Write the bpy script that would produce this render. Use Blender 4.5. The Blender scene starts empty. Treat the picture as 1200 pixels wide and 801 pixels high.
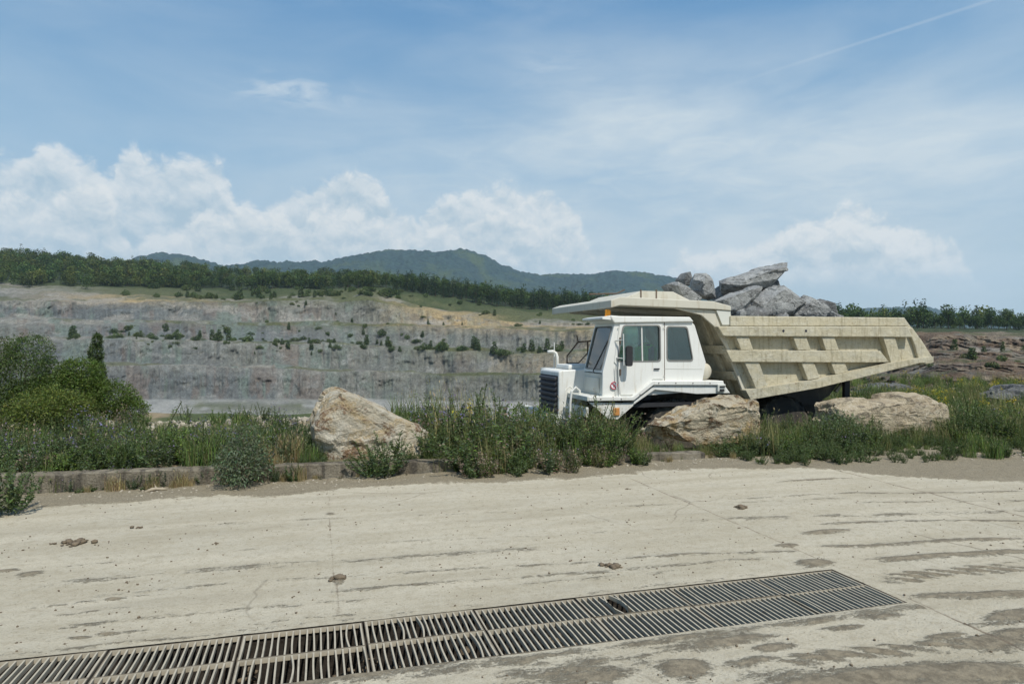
import bpy, bmesh, math, random
import numpy as np
from mathutils import Vector, Matrix, noise as mnoise
from mathutils.geometry import tessellate_polygon

SC = bpy.context.scene
COL = SC.collection
random.seed(7)
CAM_H = 1.9
YAW = math.atan2(230, 800)
CY, SY = math.cos(YAW), math.sin(YAW)
FPX = 800.0

# ---------------------------------------------------------------- measuring helpers
# The survey of the place: x runs along the kerb, y away from the road, z up (metres).
def at_v(px, py, v):
    X = (px - 600) / FPX; Z = (400.5 - py) / FPX
    d = v / (CY - SY * X)
    return Vector((d * (CY * X + SY), v, CAM_H + Z * d))
def at_d(px, py, d):
    X = (px - 600) / FPX; Z = (400.5 - py) / FPX
    return Vector((d * (CY * X + SY), d * (CY - SY * X), CAM_H + Z * d))
def at_z(px, py, z=0.0):
    d = (z - CAM_H) / ((400.5 - py) / FPX)
    return at_d(px, py, d)

# ---------------------------------------------------------------- numpy noise
def _hash(ix, iy, iz, seed):
    h = (ix.astype(np.int64) * 374761393 + iy.astype(np.int64) * 668265263 + iz.astype(np.int64) * 2147483647 + seed * 1274126177) & 0x7fffffff
    h = ((h ^ (h >> 13)) * 1274126177) & 0x7fffffff
    h = h ^ (h >> 16)
    return (h & 0xffff) / 65535.0
def vnoise(x, y, z=None, seed=0):
    x = np.asarray(x, float); y = np.asarray(y, float)
    x, y = np.broadcast_arrays(x, y)
    z = np.zeros_like(x) if z is None else np.broadcast_to(np.asarray(z, float), x.shape)
    ix, iy, iz = np.floor(x), np.floor(y), np.floor(z)
    fx, fy, fz = x - ix, y - iy, z - iz
    fx = fx * fx * (3 - 2 * fx); fy = fy * fy * (3 - 2 * fy); fz = fz * fz * (3 - 2 * fz)
    r = 0
    for dx in (0, 1):
        for dy in (0, 1):
            for dz in (0, 1):
                w = (fx if dx else 1 - fx) * (fy if dy else 1 - fy) * (fz if dz else 1 - fz)
                r = r + w * _hash(ix + dx, iy + dy, iz + dz, seed)
    return r
def fbm(x, y, z=None, oct=4, seed=0, gain=.5):
    a, s, r, f = 1.0, 0.0, 0.0, 1.0
    for o in range(oct):
        r = r + a * vnoise(np.asarray(x) * f, np.asarray(y) * f, None if z is None else np.asarray(z) * f, seed + o * 17)
        s += a; a *= gain; f *= 2.03
    return r / s
def sstep(a, b, x):
    t = np.clip((np.asarray(x, float) - a) / (b - a), 0, 1)
    return t * t * (3 - 2 * t)

# ---------------------------------------------------------------- scene helpers
def tag(o, label=None, cat=None, group=None, kind=None):
    if label: o['label'] = label
    if cat: o['category'] = cat
    if group: o['group'] = group
    if kind: o['kind'] = kind
    return o
def empty(name, loc):
    o = bpy.data.objects.new(name, None); COL.objects.link(o)
    o.location = loc; o.empty_display_size = .2
    return o
def origin(o):
    p = Vector((0, 0, 0))
    while o is not None:
        p = p + o.location; o = o.parent
    return p
def np_mesh(name, V, F, mats, col=None, smooth=False, parent=None, loc=None):
    """V (n,3) world coordinates, F (m,4) or (m,3) indices; col (n,3) per point."""
    me = bpy.data.meshes.new(name)
    V = np.asarray(V, np.float32); F = np.asarray(F, np.int32)
    off = np.zeros(3, np.float32)
    if parent is not None: off = np.array(origin(parent), np.float32)
    elif loc is not None: off = np.array(loc, np.float32)
    V = V - off
    k = F.shape[1]
    me.vertices.add(len(V)); me.vertices.foreach_set('co', V.ravel())
    me.loops.add(F.size); me.loops.foreach_set('vertex_index', F.ravel())
    me.polygons.add(len(F))
    me.polygons.foreach_set('loop_start', np.arange(0, F.size, k, dtype=np.int32))
    try: me.polygons.foreach_set('loop_total', np.full(len(F), k, np.int32))
    except Exception: pass
    if smooth: me.polygons.foreach_set('use_smooth', np.ones(len(F), bool))
    if col is not None:
        a = me.color_attributes.new('Col', 'FLOAT_COLOR', 'POINT')
        c = np.ones((len(V), 4), np.float32); c[:, :3] = col
        a.data.foreach_set('color', c.ravel())
    me.update(calc_edges=True); me.validate()
    for m in (mats if isinstance(mats, (list, tuple)) else [mats]): me.materials.append(m)
    o = bpy.data.objects.new(name, me); COL.objects.link(o)
    if parent is not None: o.parent = parent
    elif loc is not None: o.location = loc
    return o

class MB:
    def __init__(self): self.v = []; self.f = []
    def add(self, vs, fs):
        b = len(self.v); self.v += [Vector(p) for p in vs]; self.f += [[b + i for i in q] for q in fs]
    def box(self, lo, hi):
        (x0, y0, z0), (x1, y1, z1) = lo, hi
        self.add([(x0,y0,z0),(x1,y0,z0),(x1,y1,z0),(x0,y1,z0),(x0,y0,z1),(x1,y0,z1),(x1,y1,z1),(x0,y1,z1)],
                 [(0,3,2,1),(4,5,6,7),(0,1,5,4),(1,2,6,5),(2,3,7,6),(3,0,4,7)])
    def plate(self, outer, holes, f, t0, t1):
        """polygon with holes in 2-D, mapped by f(a, b, t), with real thickness t0..t1"""
        loops = [outer] + list(holes)
        flat = [p for l in loops for p in l]; n = len(flat)
        tris = tessellate_polygon([[Vector((p[0], p[1], 0)) for p in l] for l in loops])
        vs = [f(a, b, t0) for a, b in flat] + [f(a, b, t1) for a, b in flat]
        fs = [tuple(t) for t in tris] + [tuple(n + i for i in reversed(t)) for t in tris]
        s = 0
        for l in loops:
            m = len(l)
            for i in range(m):
                j = (i + 1) % m
                fs.append((s + i, s + j, n + s + j, n + s + i))
            s += m
        self.add(vs, fs)
    def prism(self, pts, f, t0, t1): self.plate(pts, [], f, t0, t1)
    def tube(self, path, r, n=8, cap=True):
        path = [Vector(p) for p in path]; rs = r if isinstance(r, (list, tuple)) else [r] * len(path)
        rings = []
        for i, p in enumerate(path):
            t = (path[min(i + 1, len(path) - 1)] - path[max(i - 1, 0)]).normalized()
            a = t.orthogonal().normalized() if i == 0 else (a - t * a.dot(t)).normalized()
            b = t.cross(a)
            rings.append([p + (a * math.cos(2 * math.pi * k / n) + b * math.sin(2 * math.pi * k / n)) * rs[i] for k in range(n)])
        vs = [q for rg in rings for q in rg]; fs = []
        for i in range(len(path) - 1):
            for k in range(n):
                fs.append((i*n+k, i*n+(k+1)%n, (i+1)*n+(k+1)%n, (i+1)*n+k))
        if cap: fs.append(tuple(reversed(range(n)))); fs.append(tuple((len(path)-1)*n + k for k in range(n)))
        self.add(vs, fs)
    def lathe(self, c, axis, prof, n=32):
        """prof: list of (along axis, radius)"""
        c = Vector(c); ax = Vector(axis).normalized(); a = ax.orthogonal().normalized(); b = ax.cross(a)
        vs = []
        for (h, r) in prof:
            for k in range(n):
                t = 2 * math.pi * k / n
                vs.append(c + ax * h + (a * math.cos(t) + b * math.sin(t)) * r)
        fs = []
        for i in range(len(prof) - 1):
            for k in range(n):
                fs.append((i*n+k, i*n+(k+1)%n, (i+1)*n+(k+1)%n, (i+1)*n+k))
        fs.append(tuple(range(n))); fs.append(tuple((len(prof)-1)*n + k for k in range(n)))
        self.add(vs, fs)
    def build(self, name, mat, parent=None, smooth=False, bevel=0, loc=None):
        off = origin(parent) if parent is not None else (Vector(loc) if loc is not None else Vector((0, 0, 0)))
        me = bpy.data.meshes.new(name)
        me.from_pydata([tuple(v - off) for v in self.v], [], self.f); me.validate()
        bm = bmesh.new(); bm.from_mesh(me)
        bmesh.ops.recalc_face_normals(bm, faces=bm.faces); bm.to_mesh(me); bm.free()
        me.materials.append(mat)
        if smooth: me.polygons.foreach_set('use_smooth', [True] * len(me.polygons))
        o = bpy.data.objects.new(name, me); COL.objects.link(o)
        if parent is not None: o.parent = parent
        else: o.location = off
        if bevel:
            m = o.modifiers.new('edge', 'BEVEL'); m.width = bevel; m.segments = 2; m.limit_method = 'ANGLE'; m.angle_limit = math.radians(35)
        return o

def roundpoly(pts, r, n=4):
    out = []; m = len(pts)
    for i in range(m):
        p0, p, p1 = Vector(pts[i-1]), Vector(pts[i]), Vector(pts[(i+1) % m])
        a = (p0 - p); b = (p1 - p); rr = min(r, a.length * .45, b.length * .45)
        s = p + a.normalized() * rr; e = p + b.normalized() * rr
        for k in range(n + 1):
            t = k / n
            q = s * (1-t)**2 + p * 2*t*(1-t) + e * t*t
            out.append((q.x, q.y))
    return out

# ---------------------------------------------------------------- materials
class NT:
    def __init__(self, tree): self.t = tree; self.n = tree.nodes; self.l = tree.links
    def new(self, typ, **kw):
        n = self.n.new(typ)
        for k, v in kw.items(): setattr(n, k, v)
        return n
    def link(self, a, b): self.l.new(a, b)
    def val(self, sock, v):
        if hasattr(v, 'is_linked') or isinstance(v, bpy.types.NodeSocket): self.l.new(v, sock)
        else: sock.default_value = v
    def math(self, op, a, b=0.0, c=None, clamp=False):
        n = self.new('ShaderNodeMath', operation=op, use_clamp=clamp)
        self.val(n.inputs[0], a); self.val(n.inputs[1], b)
        if c is not None: self.val(n.inputs[2], c)
        return n.outputs[0]
    def sstep(self, a, b, x):
        n = self.new('ShaderNodeMapRange', interpolation_type='SMOOTHSTEP')
        self.val(n.inputs['Value'], x); self.val(n.inputs['From Min'], a); self.val(n.inputs['From Max'], b)
        return n.outputs[0]
    def remap(self, x, a, b, c, d):
        n = self.new('ShaderNodeMapRange'); self.val(n.inputs['Value'], x)
        for k, v in zip(('From Min', 'From Max', 'To Min', 'To Max'), (a, b, c, d)): self.val(n.inputs[k], v)
        return n.outputs[0]
    def mix(self, f, a, b, mode='MIX'):
        n = self.new('ShaderNodeMix', data_type='RGBA', blend_type=mode, clamp_factor=True)
        self.val(n.inputs[0], f)
        for s, v in ((n.inputs[6], a), (n.inputs[7], b)):
            if isinstance(v, bpy.types.NodeSocket): self.l.new(v, s)
            else: s.default_value = (*v, 1) if len(v) == 3 else v
        return n.outputs[2]
    def noise(self, vec, scale, detail=4, rough=.55, dist=0, out=0):
        n = self.new('ShaderNodeTexNoise'); self.val(n.inputs['Scale'], scale)
        n.inputs['Detail'].default_value = detail; n.inputs['Roughness'].default_value = rough; n.inputs['Distortion'].default_value = dist
        if vec is not None: self.l.new(vec, n.inputs['Vector'])
        return n.outputs[out]
    def voro(self, vec, scale, feature='F1', detail=0, rand=1.0):
        n = self.new('ShaderNodeTexVoronoi', feature=feature); n.inputs['Scale'].default_value = scale
        n.inputs['Detail'].default_value = detail; n.inputs['Randomness'].default_value = rand
        if vec is not None: self.l.new(vec, n.inputs['Vector'])
        return n.outputs[0]
    def mapping(self, vec, scale=(1,1,1), rot=(0,0,0), loc=(0,0,0)):
        n = self.new('ShaderNodeMapping'); n.inputs['Scale'].default_value = scale; n.inputs['Rotation'].default_value = rot; n.inputs['Location'].default_value = loc
        self.l.new(vec, n.inputs['Vector']); return n.outputs[0]
    def obj(self): return self.new('ShaderNodeTexCoord').outputs['Object']
    def pos(self): return self.new('ShaderNodeNewGeometry').outputs['Position']
    def attr(self, name='Col'):
        return self.new('ShaderNodeVertexColor', layer_name=name).outputs['Color']
    def sep(self, v):
        n = self.new('ShaderNodeSeparateXYZ'); self.l.new(v, n.inputs[0]); return n.outputs
    def comb(self, x, y, z):
        n = self.new('ShaderNodeCombineXYZ')
        for s, v in zip(n.inputs, (x, y, z)): self.val(s, v)
        return n.outputs[0]
    def bump(self, h, dist, strength=1.0, normal=None):
        n = self.new('ShaderNodeBump'); n.inputs['Distance'].default_value = dist; n.inputs['Strength'].default_value = strength
        self.l.new(h, n.inputs['Height'])
        if normal is not None: self.l.new(normal, n.inputs['Normal'])
        return n.outputs[0]
def material(name):
    m = bpy.data.materials.new(name); m.use_nodes = True
    t = NT(m.node_tree); t.n.clear()
    out = t.new('ShaderNodeOutputMaterial'); p = t.new('ShaderNodeBsdfPrincipled')
    p.inputs['Specular IOR Level'].default_value = .3
    t.link(p.outputs[0], out.inputs[0]); t.p = p; t.out = out
    return m, t
def simple(name, col, rough=.6, metal=0, var=.12, vscale=6, bump=0, bscale=40, dirt=None, dirt_amt=.5, dscale=2.5):
    m, t = material(name); o = t.pos()
    n = t.noise(o, vscale, 5, .6)
    c = t.mix(n, tuple(x * (1 - var) for x in col), tuple(min(1, x * (1 + var)) for x in col))
    if dirt is not None:
        d = t.sstep(.62 - dirt_amt * .25, .72, t.noise(t.mapping(o, (1, 1, .5)), dscale, 7, .68))
        c = t.mix(t.math('MULTIPLY', d, dirt_amt), c, dirt)
    t.link(c, t.p.inputs['Base Color'])
    t.p.inputs['Roughness'].default_value = rough; t.p.inputs['Metallic'].default_value = metal
    if bump: t.link(t.bump(t.noise(o, bscale, 5, .6), bump), t.p.inputs['Normal'])
    return m

def leaf_mat(name, transl=.35, rough=.7, dust=.16):
    m, t = material(name)
    c = t.mix(dust, t.attr(), (.21, .21, .135))
    t.link(c, t.p.inputs['Base Color']); t.p.inputs['Roughness'].default_value = rough; t.p.inputs['Specular IOR Level'].default_value = .12
    tr = t.new('ShaderNodeBsdfTranslucent')
    t.link(t.mix(1.0, c, (1.0, 1.1, .5), 'MULTIPLY'), tr.inputs[0])
    mx = t.new('ShaderNodeMixShader'); mx.inputs[0].default_value = transl
    t.link(t.p.outputs[0], mx.inputs[1]); t.link(tr.outputs[0], mx.inputs[2]); t.link(mx.outputs[0], t.out.inputs[0])
    return m

M = {}
M['leaf'] = leaf_mat('leaf')
M['far_leaf'] = leaf_mat('tree_leaf', .18, dust=.0)
M['bark'] = simple('bark', (.10, .075, .05), .9, var=.4, vscale=20, bump=.02)
M['white'] = None
M['white2'] = simple('grey_white_paint', (.58, .585, .53), .5, var=.06, dirt=(.40, .35, .26), dirt_amt=.6, dscale=3)
M['tan'] = None
M['dark'] = simple('dark_steel', (.030, .030, .032), .6, var=.3)
M['grille'] = simple('grille_paint', (.035, .037, .045), .5, var=.2, dirt=(.16,.14,.11), dirt_amt=.4)
M['rubber'] = simple('rubber', (.035, .033, .03), .85, var=.3, dirt=(.20, .17, .12), dirt_amt=.7)
M['chassis'] = simple('chassis_paint', (.06, .055, .05), .7, var=.3, dirt=(.22, .18, .12), dirt_amt=.6)
M['chrome'] = simple('rail_paint', (.6, .6, .56), .4, var=.1)
M['rust'] = simple('rusty_tube', (.12, .085, .06), .8, var=.4)
M['amber'] = simple('amber_lens', (.85, .32, .02), .25, var=.05)
M['lamp'] = simple('lamp_lens', (.55, .25, .08), .3, var=.1)
M['seat'] = simple('seat_cloth', (.05, .055, .07), .8)
M['hivis'] = simple('hivis_cloth', (.22, .85, .10), .7, var=.08)
M['cloth'] = simple('pale_cloth', (.7, .7, .68), .8)
M['red'] = simple('red_ring', (.45, .03, .06), .5)
M['ink'] = simple('dark_ink', (.03, .03, .04), .6)
M['signwhite'] = simple('sign_white', (.8, .8, .8), .5)

def glass(name, tint=(.75, .82, .80), refl=.16):
    m = bpy.data.materials.new(name); m.use_nodes = True; t = NT(m.node_tree); t.n.clear()
    out = t.new('ShaderNodeOutputMaterial')
    tr = t.new('ShaderNodeBsdfTransparent'); tr.inputs[0].default_value = (*tint, 1)
    gl = t.new('ShaderNodeBsdfGlossy'); gl.inputs['Roughness'].default_value = .03
    df = t.new('ShaderNodeBsdfDiffuse'); df.inputs[0].default_value = (.5, .47, .4, 1)
    fr = t.new('ShaderNodeFresnel'); fr.inputs[0].default_value = 1.5
    f = t.math('ADD', fr.outputs[0], refl * .4, clamp=True)
    m1 = t.new('ShaderNodeMixShader'); t.link(f, m1.inputs[0]); t.link(tr.outputs[0], m1.inputs[1]); t.link(gl.outputs[0], m1.inputs[2])
    dn = t.math('MULTIPLY', t.noise(t.pos(), 3, 5, .6), .05)
    m2 = t.new('ShaderNodeMixShader'); t.link(dn, m2.inputs[0]); t.link(m1.outputs[0], m2.inputs[1]); t.link(df.outputs[0], m2.inputs[2])
    t.link(m2.outputs[0], out.inputs[0])
    return m
M['glass'] = glass('window_glass', (.62, .80, .80), .2)
M['windshield'] = glass('windshield_glass', (.84, .95, .90), .3)

# white cab paint under a film of quarry dust, with rust runs and chips
m, t = material('white_paint'); o = t.pos()
n1 = t.noise(o, 1.6, 6, .65); run = t.noise(t.mapping(o, (11, 11, .9)), 1.3, 6, .66); ch = t.noise(o, 9, 8, .78)
c = t.mix(n1, (.66, .66, .615), (.76, .76, .72))
c = t.mix(t.math('MULTIPLY', t.sstep(.54, .70, run), .45), c, (.46, .40, .29))
low = t.sstep(1.35, .45, t.sep(o)[2])
c = t.mix(t.math('MULTIPLY', t.math('MULTIPLY', low, t.sstep(.35, .65, ch)), .45), c, (.42, .36, .25))
c = t.mix(t.math('MULTIPLY', t.sstep(.655, .69, ch), .8), c, (.26, .15, .08))
t.link(c, t.p.inputs['Base Color']); t.link(t.remap(n1, .3, .7, .38, .62), t.p.inputs['Roughness'])
t.link(t.bump(t.noise(o, 2.4, 3, .5), .02, .5), t.p.inputs['Normal']); M['white'] = m
# dusty, chipped cream paint of the dump body
m, t = material('cream_body_paint'); o = t.pos()
n1 = t.noise(o, 1.3, 6, .62); n2 = t.noise(t.mapping(o, (9, 9, 1.1)), 1.5, 6, .65); n3 = t.noise(o, 14, 6, .7)
c = t.mix(n1, (.40, .355, .24), (.51, .465, .34))
c = t.mix(t.math('MULTIPLY', t.sstep(.48, .66, n2), .7), c, (.27, .235, .155))
c = t.mix(t.math('MULTIPLY', t.sstep(.45, .62, t.noise(t.mapping(o, (.8, 1, 1.6)), 2.3, 8, .74, .6)), .4), c, (.49, .475, .40))
c = t.mix(t.math('MULTIPLY', t.sstep(.60, .64, t.noise(t.mapping(o, (2.2, 3, 11), (0, .35, 0)), 3.1, 6, .7)), .6), c, (.22, .19, .14))
c = t.mix(t.math('MULTIPLY', t.sstep(.56, .64, n3), .5), c, (.56, .53, .42))
c = t.mix(t.math('MULTIPLY', t.sstep(.63, .68, t.noise(o, 5, 8, .75)), .8), c, (.21, .135, .07))
t.link(c, t.p.inputs['Base Color']); t.p.inputs['Roughness'].default_value = .65
t.link(t.bump(t.math('ADD', t.math('MULTIPLY', n3, .25), t.noise(o, 2.6, 4, .55)), .05), t.p.inputs['Normal'])
M['tan'] = m
# paler, washed part (canopy, front corner)
m, t = material('pale_body_paint'); o = t.pos()
n1 = t.noise(o, 1.7, 6, .62); n2 = t.noise(t.mapping(o, (7, 7, 1.1)), 1.5, 6, .65)
c = t.mix(n1, (.47, .45, .37), (.60, .57, .48))
c = t.mix(t.math('MULTIPLY', t.sstep(.5, .68, n2), .55), c, (.40, .34, .24))
c = t.mix(t.math('MULTIPLY', t.sstep(.64, .69, t.noise(o, 6, 8, .75)), .6), c, (.25, .17, .10))
t.link(c, t.p.inputs['Base Color']); t.p.inputs['Roughness'].default_value = .6
M['pale'] = m

# rocks
def rock_mat(name, cols, scale=1.0, bump=.04, crack=.5):
    m, t = material(name); o = t.pos()
    a = t.noise(o, 1.6 * scale, 8, .68, .6); b = t.noise(o, 3.1 * scale, 8, .7, 1.0); g = t.noise(o, 22 * scale, 6, .7)
    d = t.noise(t.mapping(o, (1, 1, 2.0), (.3, .5, .2)), 1.9 * scale, 9, .76, 1.2)
    c = t.mix(t.sstep(.45, .60, a), cols[0], cols[1])
    c = t.mix(t.sstep(.52, .62, b), c, cols[2])
    c = t.mix(t.math('MULTIPLY', t.sstep(.52, .60, d), crack), c, cols[3])
    c = t.mix(t.math('MULTIPLY', t.sstep(.45, .7, g), .45), c, cols[4])
    t.link(c, t.p.inputs['Base Color']); t.p.inputs['Roughness'].default_value = .88
    h = t.math('ADD', t.math('MULTIPLY', d, .7), t.math('MULTIPLY', g, .4))
    h = t.math('SUBTRACT', h, t.math('MULTIPLY', t.sstep(.06, .0, t.voro(o, 2.4 * scale, 'DISTANCE_TO_EDGE')), .07))
    h = t.math('ADD', h, t.math('MULTIPLY', t.math('ABSOLUTE', t.math('SUBTRACT', a, .5)), 1.2))
    t.link(t.bump(h, bump), t.p.inputs['Normal'])
    return m
M['boulder'] = rock_mat('cream_boulder', [(.56,.50,.38),(.47,.36,.205),(.60,.55,.44),(.19,.11,.055),(.68,.63,.53)], 1.15, .12, .95)
M['boulder2'] = rock_mat('ochre_boulder', [(.54,.47,.34),(.44,.31,.15),(.57,.52,.41),(.15,.085,.04),(.62,.54,.39)], 1.25, .13, .95)
M['boulder3'] = rock_mat('pink_grey_boulder', [(.44,.37,.255),(.34,.275,.185),(.50,.44,.33),(.11,.09,.065),(.58,.52,.41)], 1.4, .07, .8)
M['greyrock'] = rock_mat('grey_rock', [(.27,.275,.265),(.18,.18,.175),(.36,.365,.35),(.075,.075,.07),(.45,.455,.44)], 1.6, .035, .8)
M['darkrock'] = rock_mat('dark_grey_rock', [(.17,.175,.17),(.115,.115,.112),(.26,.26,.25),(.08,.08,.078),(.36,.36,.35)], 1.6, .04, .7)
M['pebble'] = simple('pale_stone', (.36, .32, .25), .9, var=.35, vscale=3)
M['clod'] = simple('mud_clod', (.16, .125, .085), .95, var=.4, vscale=14, bump=.01)

# concrete kerb
m, t = material('old_concrete'); o = t.pos()
n1 = t.noise(o, 2.2, 7, .65); n2 = t.noise(o, 30, 5, .7); st = t.noise(t.mapping(o, (6, 6, .8)), 1.2, 6, .6)
c = t.mix(t.sstep(.35, .65, n1), (.13, .11, .078), (.25, .22, .165))
c = t.mix(t.math('MULTIPLY', t.sstep(.47, .62, st), .8), c, (.06, .052, .042))
c = t.mix(t.math('MULTIPLY', t.sstep(.5, .7, n2), .4), c, (.31, .28, .22))
t.link(c, t.p.inputs['Base Color']); t.p.inputs['Roughness'].default_value = .95
t.link(t.bump(n2, .03), t.p.inputs['Normal']); M['kerb'] = m

# road: grey-beige concrete under a skin of quarry dust, the mud amount comes with the relief of the mesh
m, t = material('dusty_concrete'); o = t.pos()
att = t.new('ShaderNodeVertexColor', layer_name='Col').outputs['Color']
sx = t.new('ShaderNodeSeparateColor'); t.link(att, sx.inputs[0])
mud, dirt, joint = sx.outputs[0], sx.outputs[1], sx.outputs[2]
along = t.mapping(o, (.35, 2.2, 1))
n1 = t.noise(along, 1.1, 7, .62); n2 = t.noise(o, 1.4, 7, .65, .3); gr = t.noise(o, 55, 5, .75); fi = t.noise(o, 11, 7, .75)
c = t.mix(t.sstep(.3, .7, n1), (.415, .368, .268), (.53, .478, .365))
c = t.mix(t.math('MULTIPLY', t.sstep(.42, .66, n2), .55), c, (.50, .46, .36))
c = t.mix(t.math('MULTIPLY', t.sstep(.46, .66, fi), .55), c, (.34, .29, .20))
c = t.mix(t.math('MULTIPLY', t.sstep(.48, .66, gr), .5), c, (.30, .25, .17))
sp = t.noise(t.mapping(o, (.7, 1.3, 1)), 27, 5, .75)
c = t.mix(t.math('MULTIPLY', t.sstep(.60, .67, sp), .75), c, (.15, .12, .08))
d2 = t.sstep(.35, .75, t.math('ADD', dirt, t.math('MULTIPLY', t.math('SUBTRACT', fi, .5), 2.2)))
c = t.mix(d2, c, t.mix(t.sstep(.35, .65, gr), (.165, .137, .09), (.295, .255, .178)))
mn = t.math('ADD', t.math('MULTIPLY', t.math('SUBTRACT', t.noise(o, 30, 6, .8), .5), 1.5), t.math('MULTIPLY', t.math('SUBTRACT', t.noise(t.mapping(o, (.55, 1.7, 1)), 5.5, 8, .76), .5), 2.3))
m2 = t.sstep(.30, .72, t.math('ADD', mud, t.math('MULTIPLY', mn, t.sstep(.02, .25, mud))))
c = t.mix(t.math('MULTIPLY', m2, .92), c, t.mix(t.sstep(.35, .65, fi), (.135, .11, .073), (.285, .24, .165)))
wc = t.new('ShaderNodeVectorMath', operation='MULTIPLY_ADD'); nn_ = t.new('ShaderNodeTexNoise'); nn_.inputs['Scale'].default_value = 1.3; nn_.inputs['Detail'].default_value = 6; t.link(o, nn_.inputs['Vector'])
t.link(nn_.outputs['Color'], wc.inputs[0]); wc.inputs[1].default_value = (.5, .5, 0); t.link(o, wc.inputs[2])
crk = t.math('MULTIPLY', t.sstep(.006, .001, t.voro(wc.outputs[0], .42, 'DISTANCE_TO_EDGE')), t.sstep(.50, .62, t.noise(o, .33, 3)))
c = t.mix(t.math('MULTIPLY', crk, .55), c, (.17, .14, .10))
st_ = t.noise(t.mapping(o, (.16, 1.5, 1)), 1.9, 6, .6)
c = t.mix(t.math('MULTIPLY', t.sstep(.50, .66, st_), .24), c, (.30, .262, .19))
j2 = t.sstep(.3, .7, t.math('ADD', joint, t.math('MULTIPLY', t.math('SUBTRACT', fi, .5), .9)))
c = t.mix(t.math('MULTIPLY', j2, .8), c, (.17, .13, .09))
t.link(c, t.p.inputs['Base Color']); t.p.inputs['Roughness'].default_value = .93
h = t.math('ADD', t.math('MULTIPLY', fi, .6), t.math('MULTIPLY', gr, .5))
h = t.math('ADD', h, t.math('MULTIPLY', m2, .35))
t.link(t.bump(h, .022), t.p.inputs['Normal']); M['road'] = m

# ground of the verge, quarry rock and soil: colour of each stretch comes with the mesh
m, t = material('quarry_ground'); o = t.pos()
att = t.attr()
a = t.noise(o, .5, 8, .74); b = t.noise(t.mapping(o, (1, 1, .3)), .8, 8, .76, .8); f = t.noise(o, 2.2, 5, .75)
k = t.math('ADD', t.math('MULTIPLY', a, .55), t.math('MULTIPLY', b, .75))
k = t.math('ADD', k, t.math('MULTIPLY', f, .45))
kk = t.remap(k, .66, 1.08, .36, 1.52)
c = t.mix(1.0, att, t.comb(kk, kk, kk), 'MULTIPLY')
t.link(c, t.p.inputs['Base Color']); t.p.inputs['Roughness'].default_value = .95
t.link(t.bump(t.math('ADD', b, t.math('MULTIPLY', f, .4)), 1.6, .9), t.p.inputs['Normal']); M['ground'] = m
m, t = material('verge_soil'); o = t.pos()
att = t.attr()
a = t.noise(o, 3, 7, .7); f = t.noise(o, 26, 6, .75)
kk = t.remap(t.math('ADD', a, f), .6, 1.4, .6, 1.4)
c = t.mix(1.0, att, t.comb(kk, kk, kk), 'MULTIPLY')
t.link(c, t.p.inputs['Base Color']); t.p.inputs['Roughness'].default_value = .95
t.link(t.bump(f, .03), t.p.inputs['Normal']); M['verge'] = m

# wooded hills
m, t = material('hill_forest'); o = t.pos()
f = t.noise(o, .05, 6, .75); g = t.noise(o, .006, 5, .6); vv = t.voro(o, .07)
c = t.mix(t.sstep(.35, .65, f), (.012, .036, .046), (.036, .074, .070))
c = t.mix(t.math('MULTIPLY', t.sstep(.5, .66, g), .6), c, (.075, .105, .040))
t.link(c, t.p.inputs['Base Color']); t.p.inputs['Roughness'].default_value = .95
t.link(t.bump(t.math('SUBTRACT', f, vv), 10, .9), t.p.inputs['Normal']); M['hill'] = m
M['grate'] = simple('dusty_steel_bar', (.40, .355, .27), .75, var=.25, vscale=9, dirt=(.17,.14,.10), dirt_amt=.45, dscale=8)
M['grate_frame'] = simple('shade_toned_frame', (.15, .125, .09), .85, var=.4, vscale=9)  # bar steel in a darker tone, painted so its sunlit inner faces look shaded
M['pit'] = simple('shade_toned_channel', (.034, .028, .022), .9, var=.4, vscale=6, bump=.02, bscale=14)  # shade of the drain put into the colour, keeps sunlit channel walls dark
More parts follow.
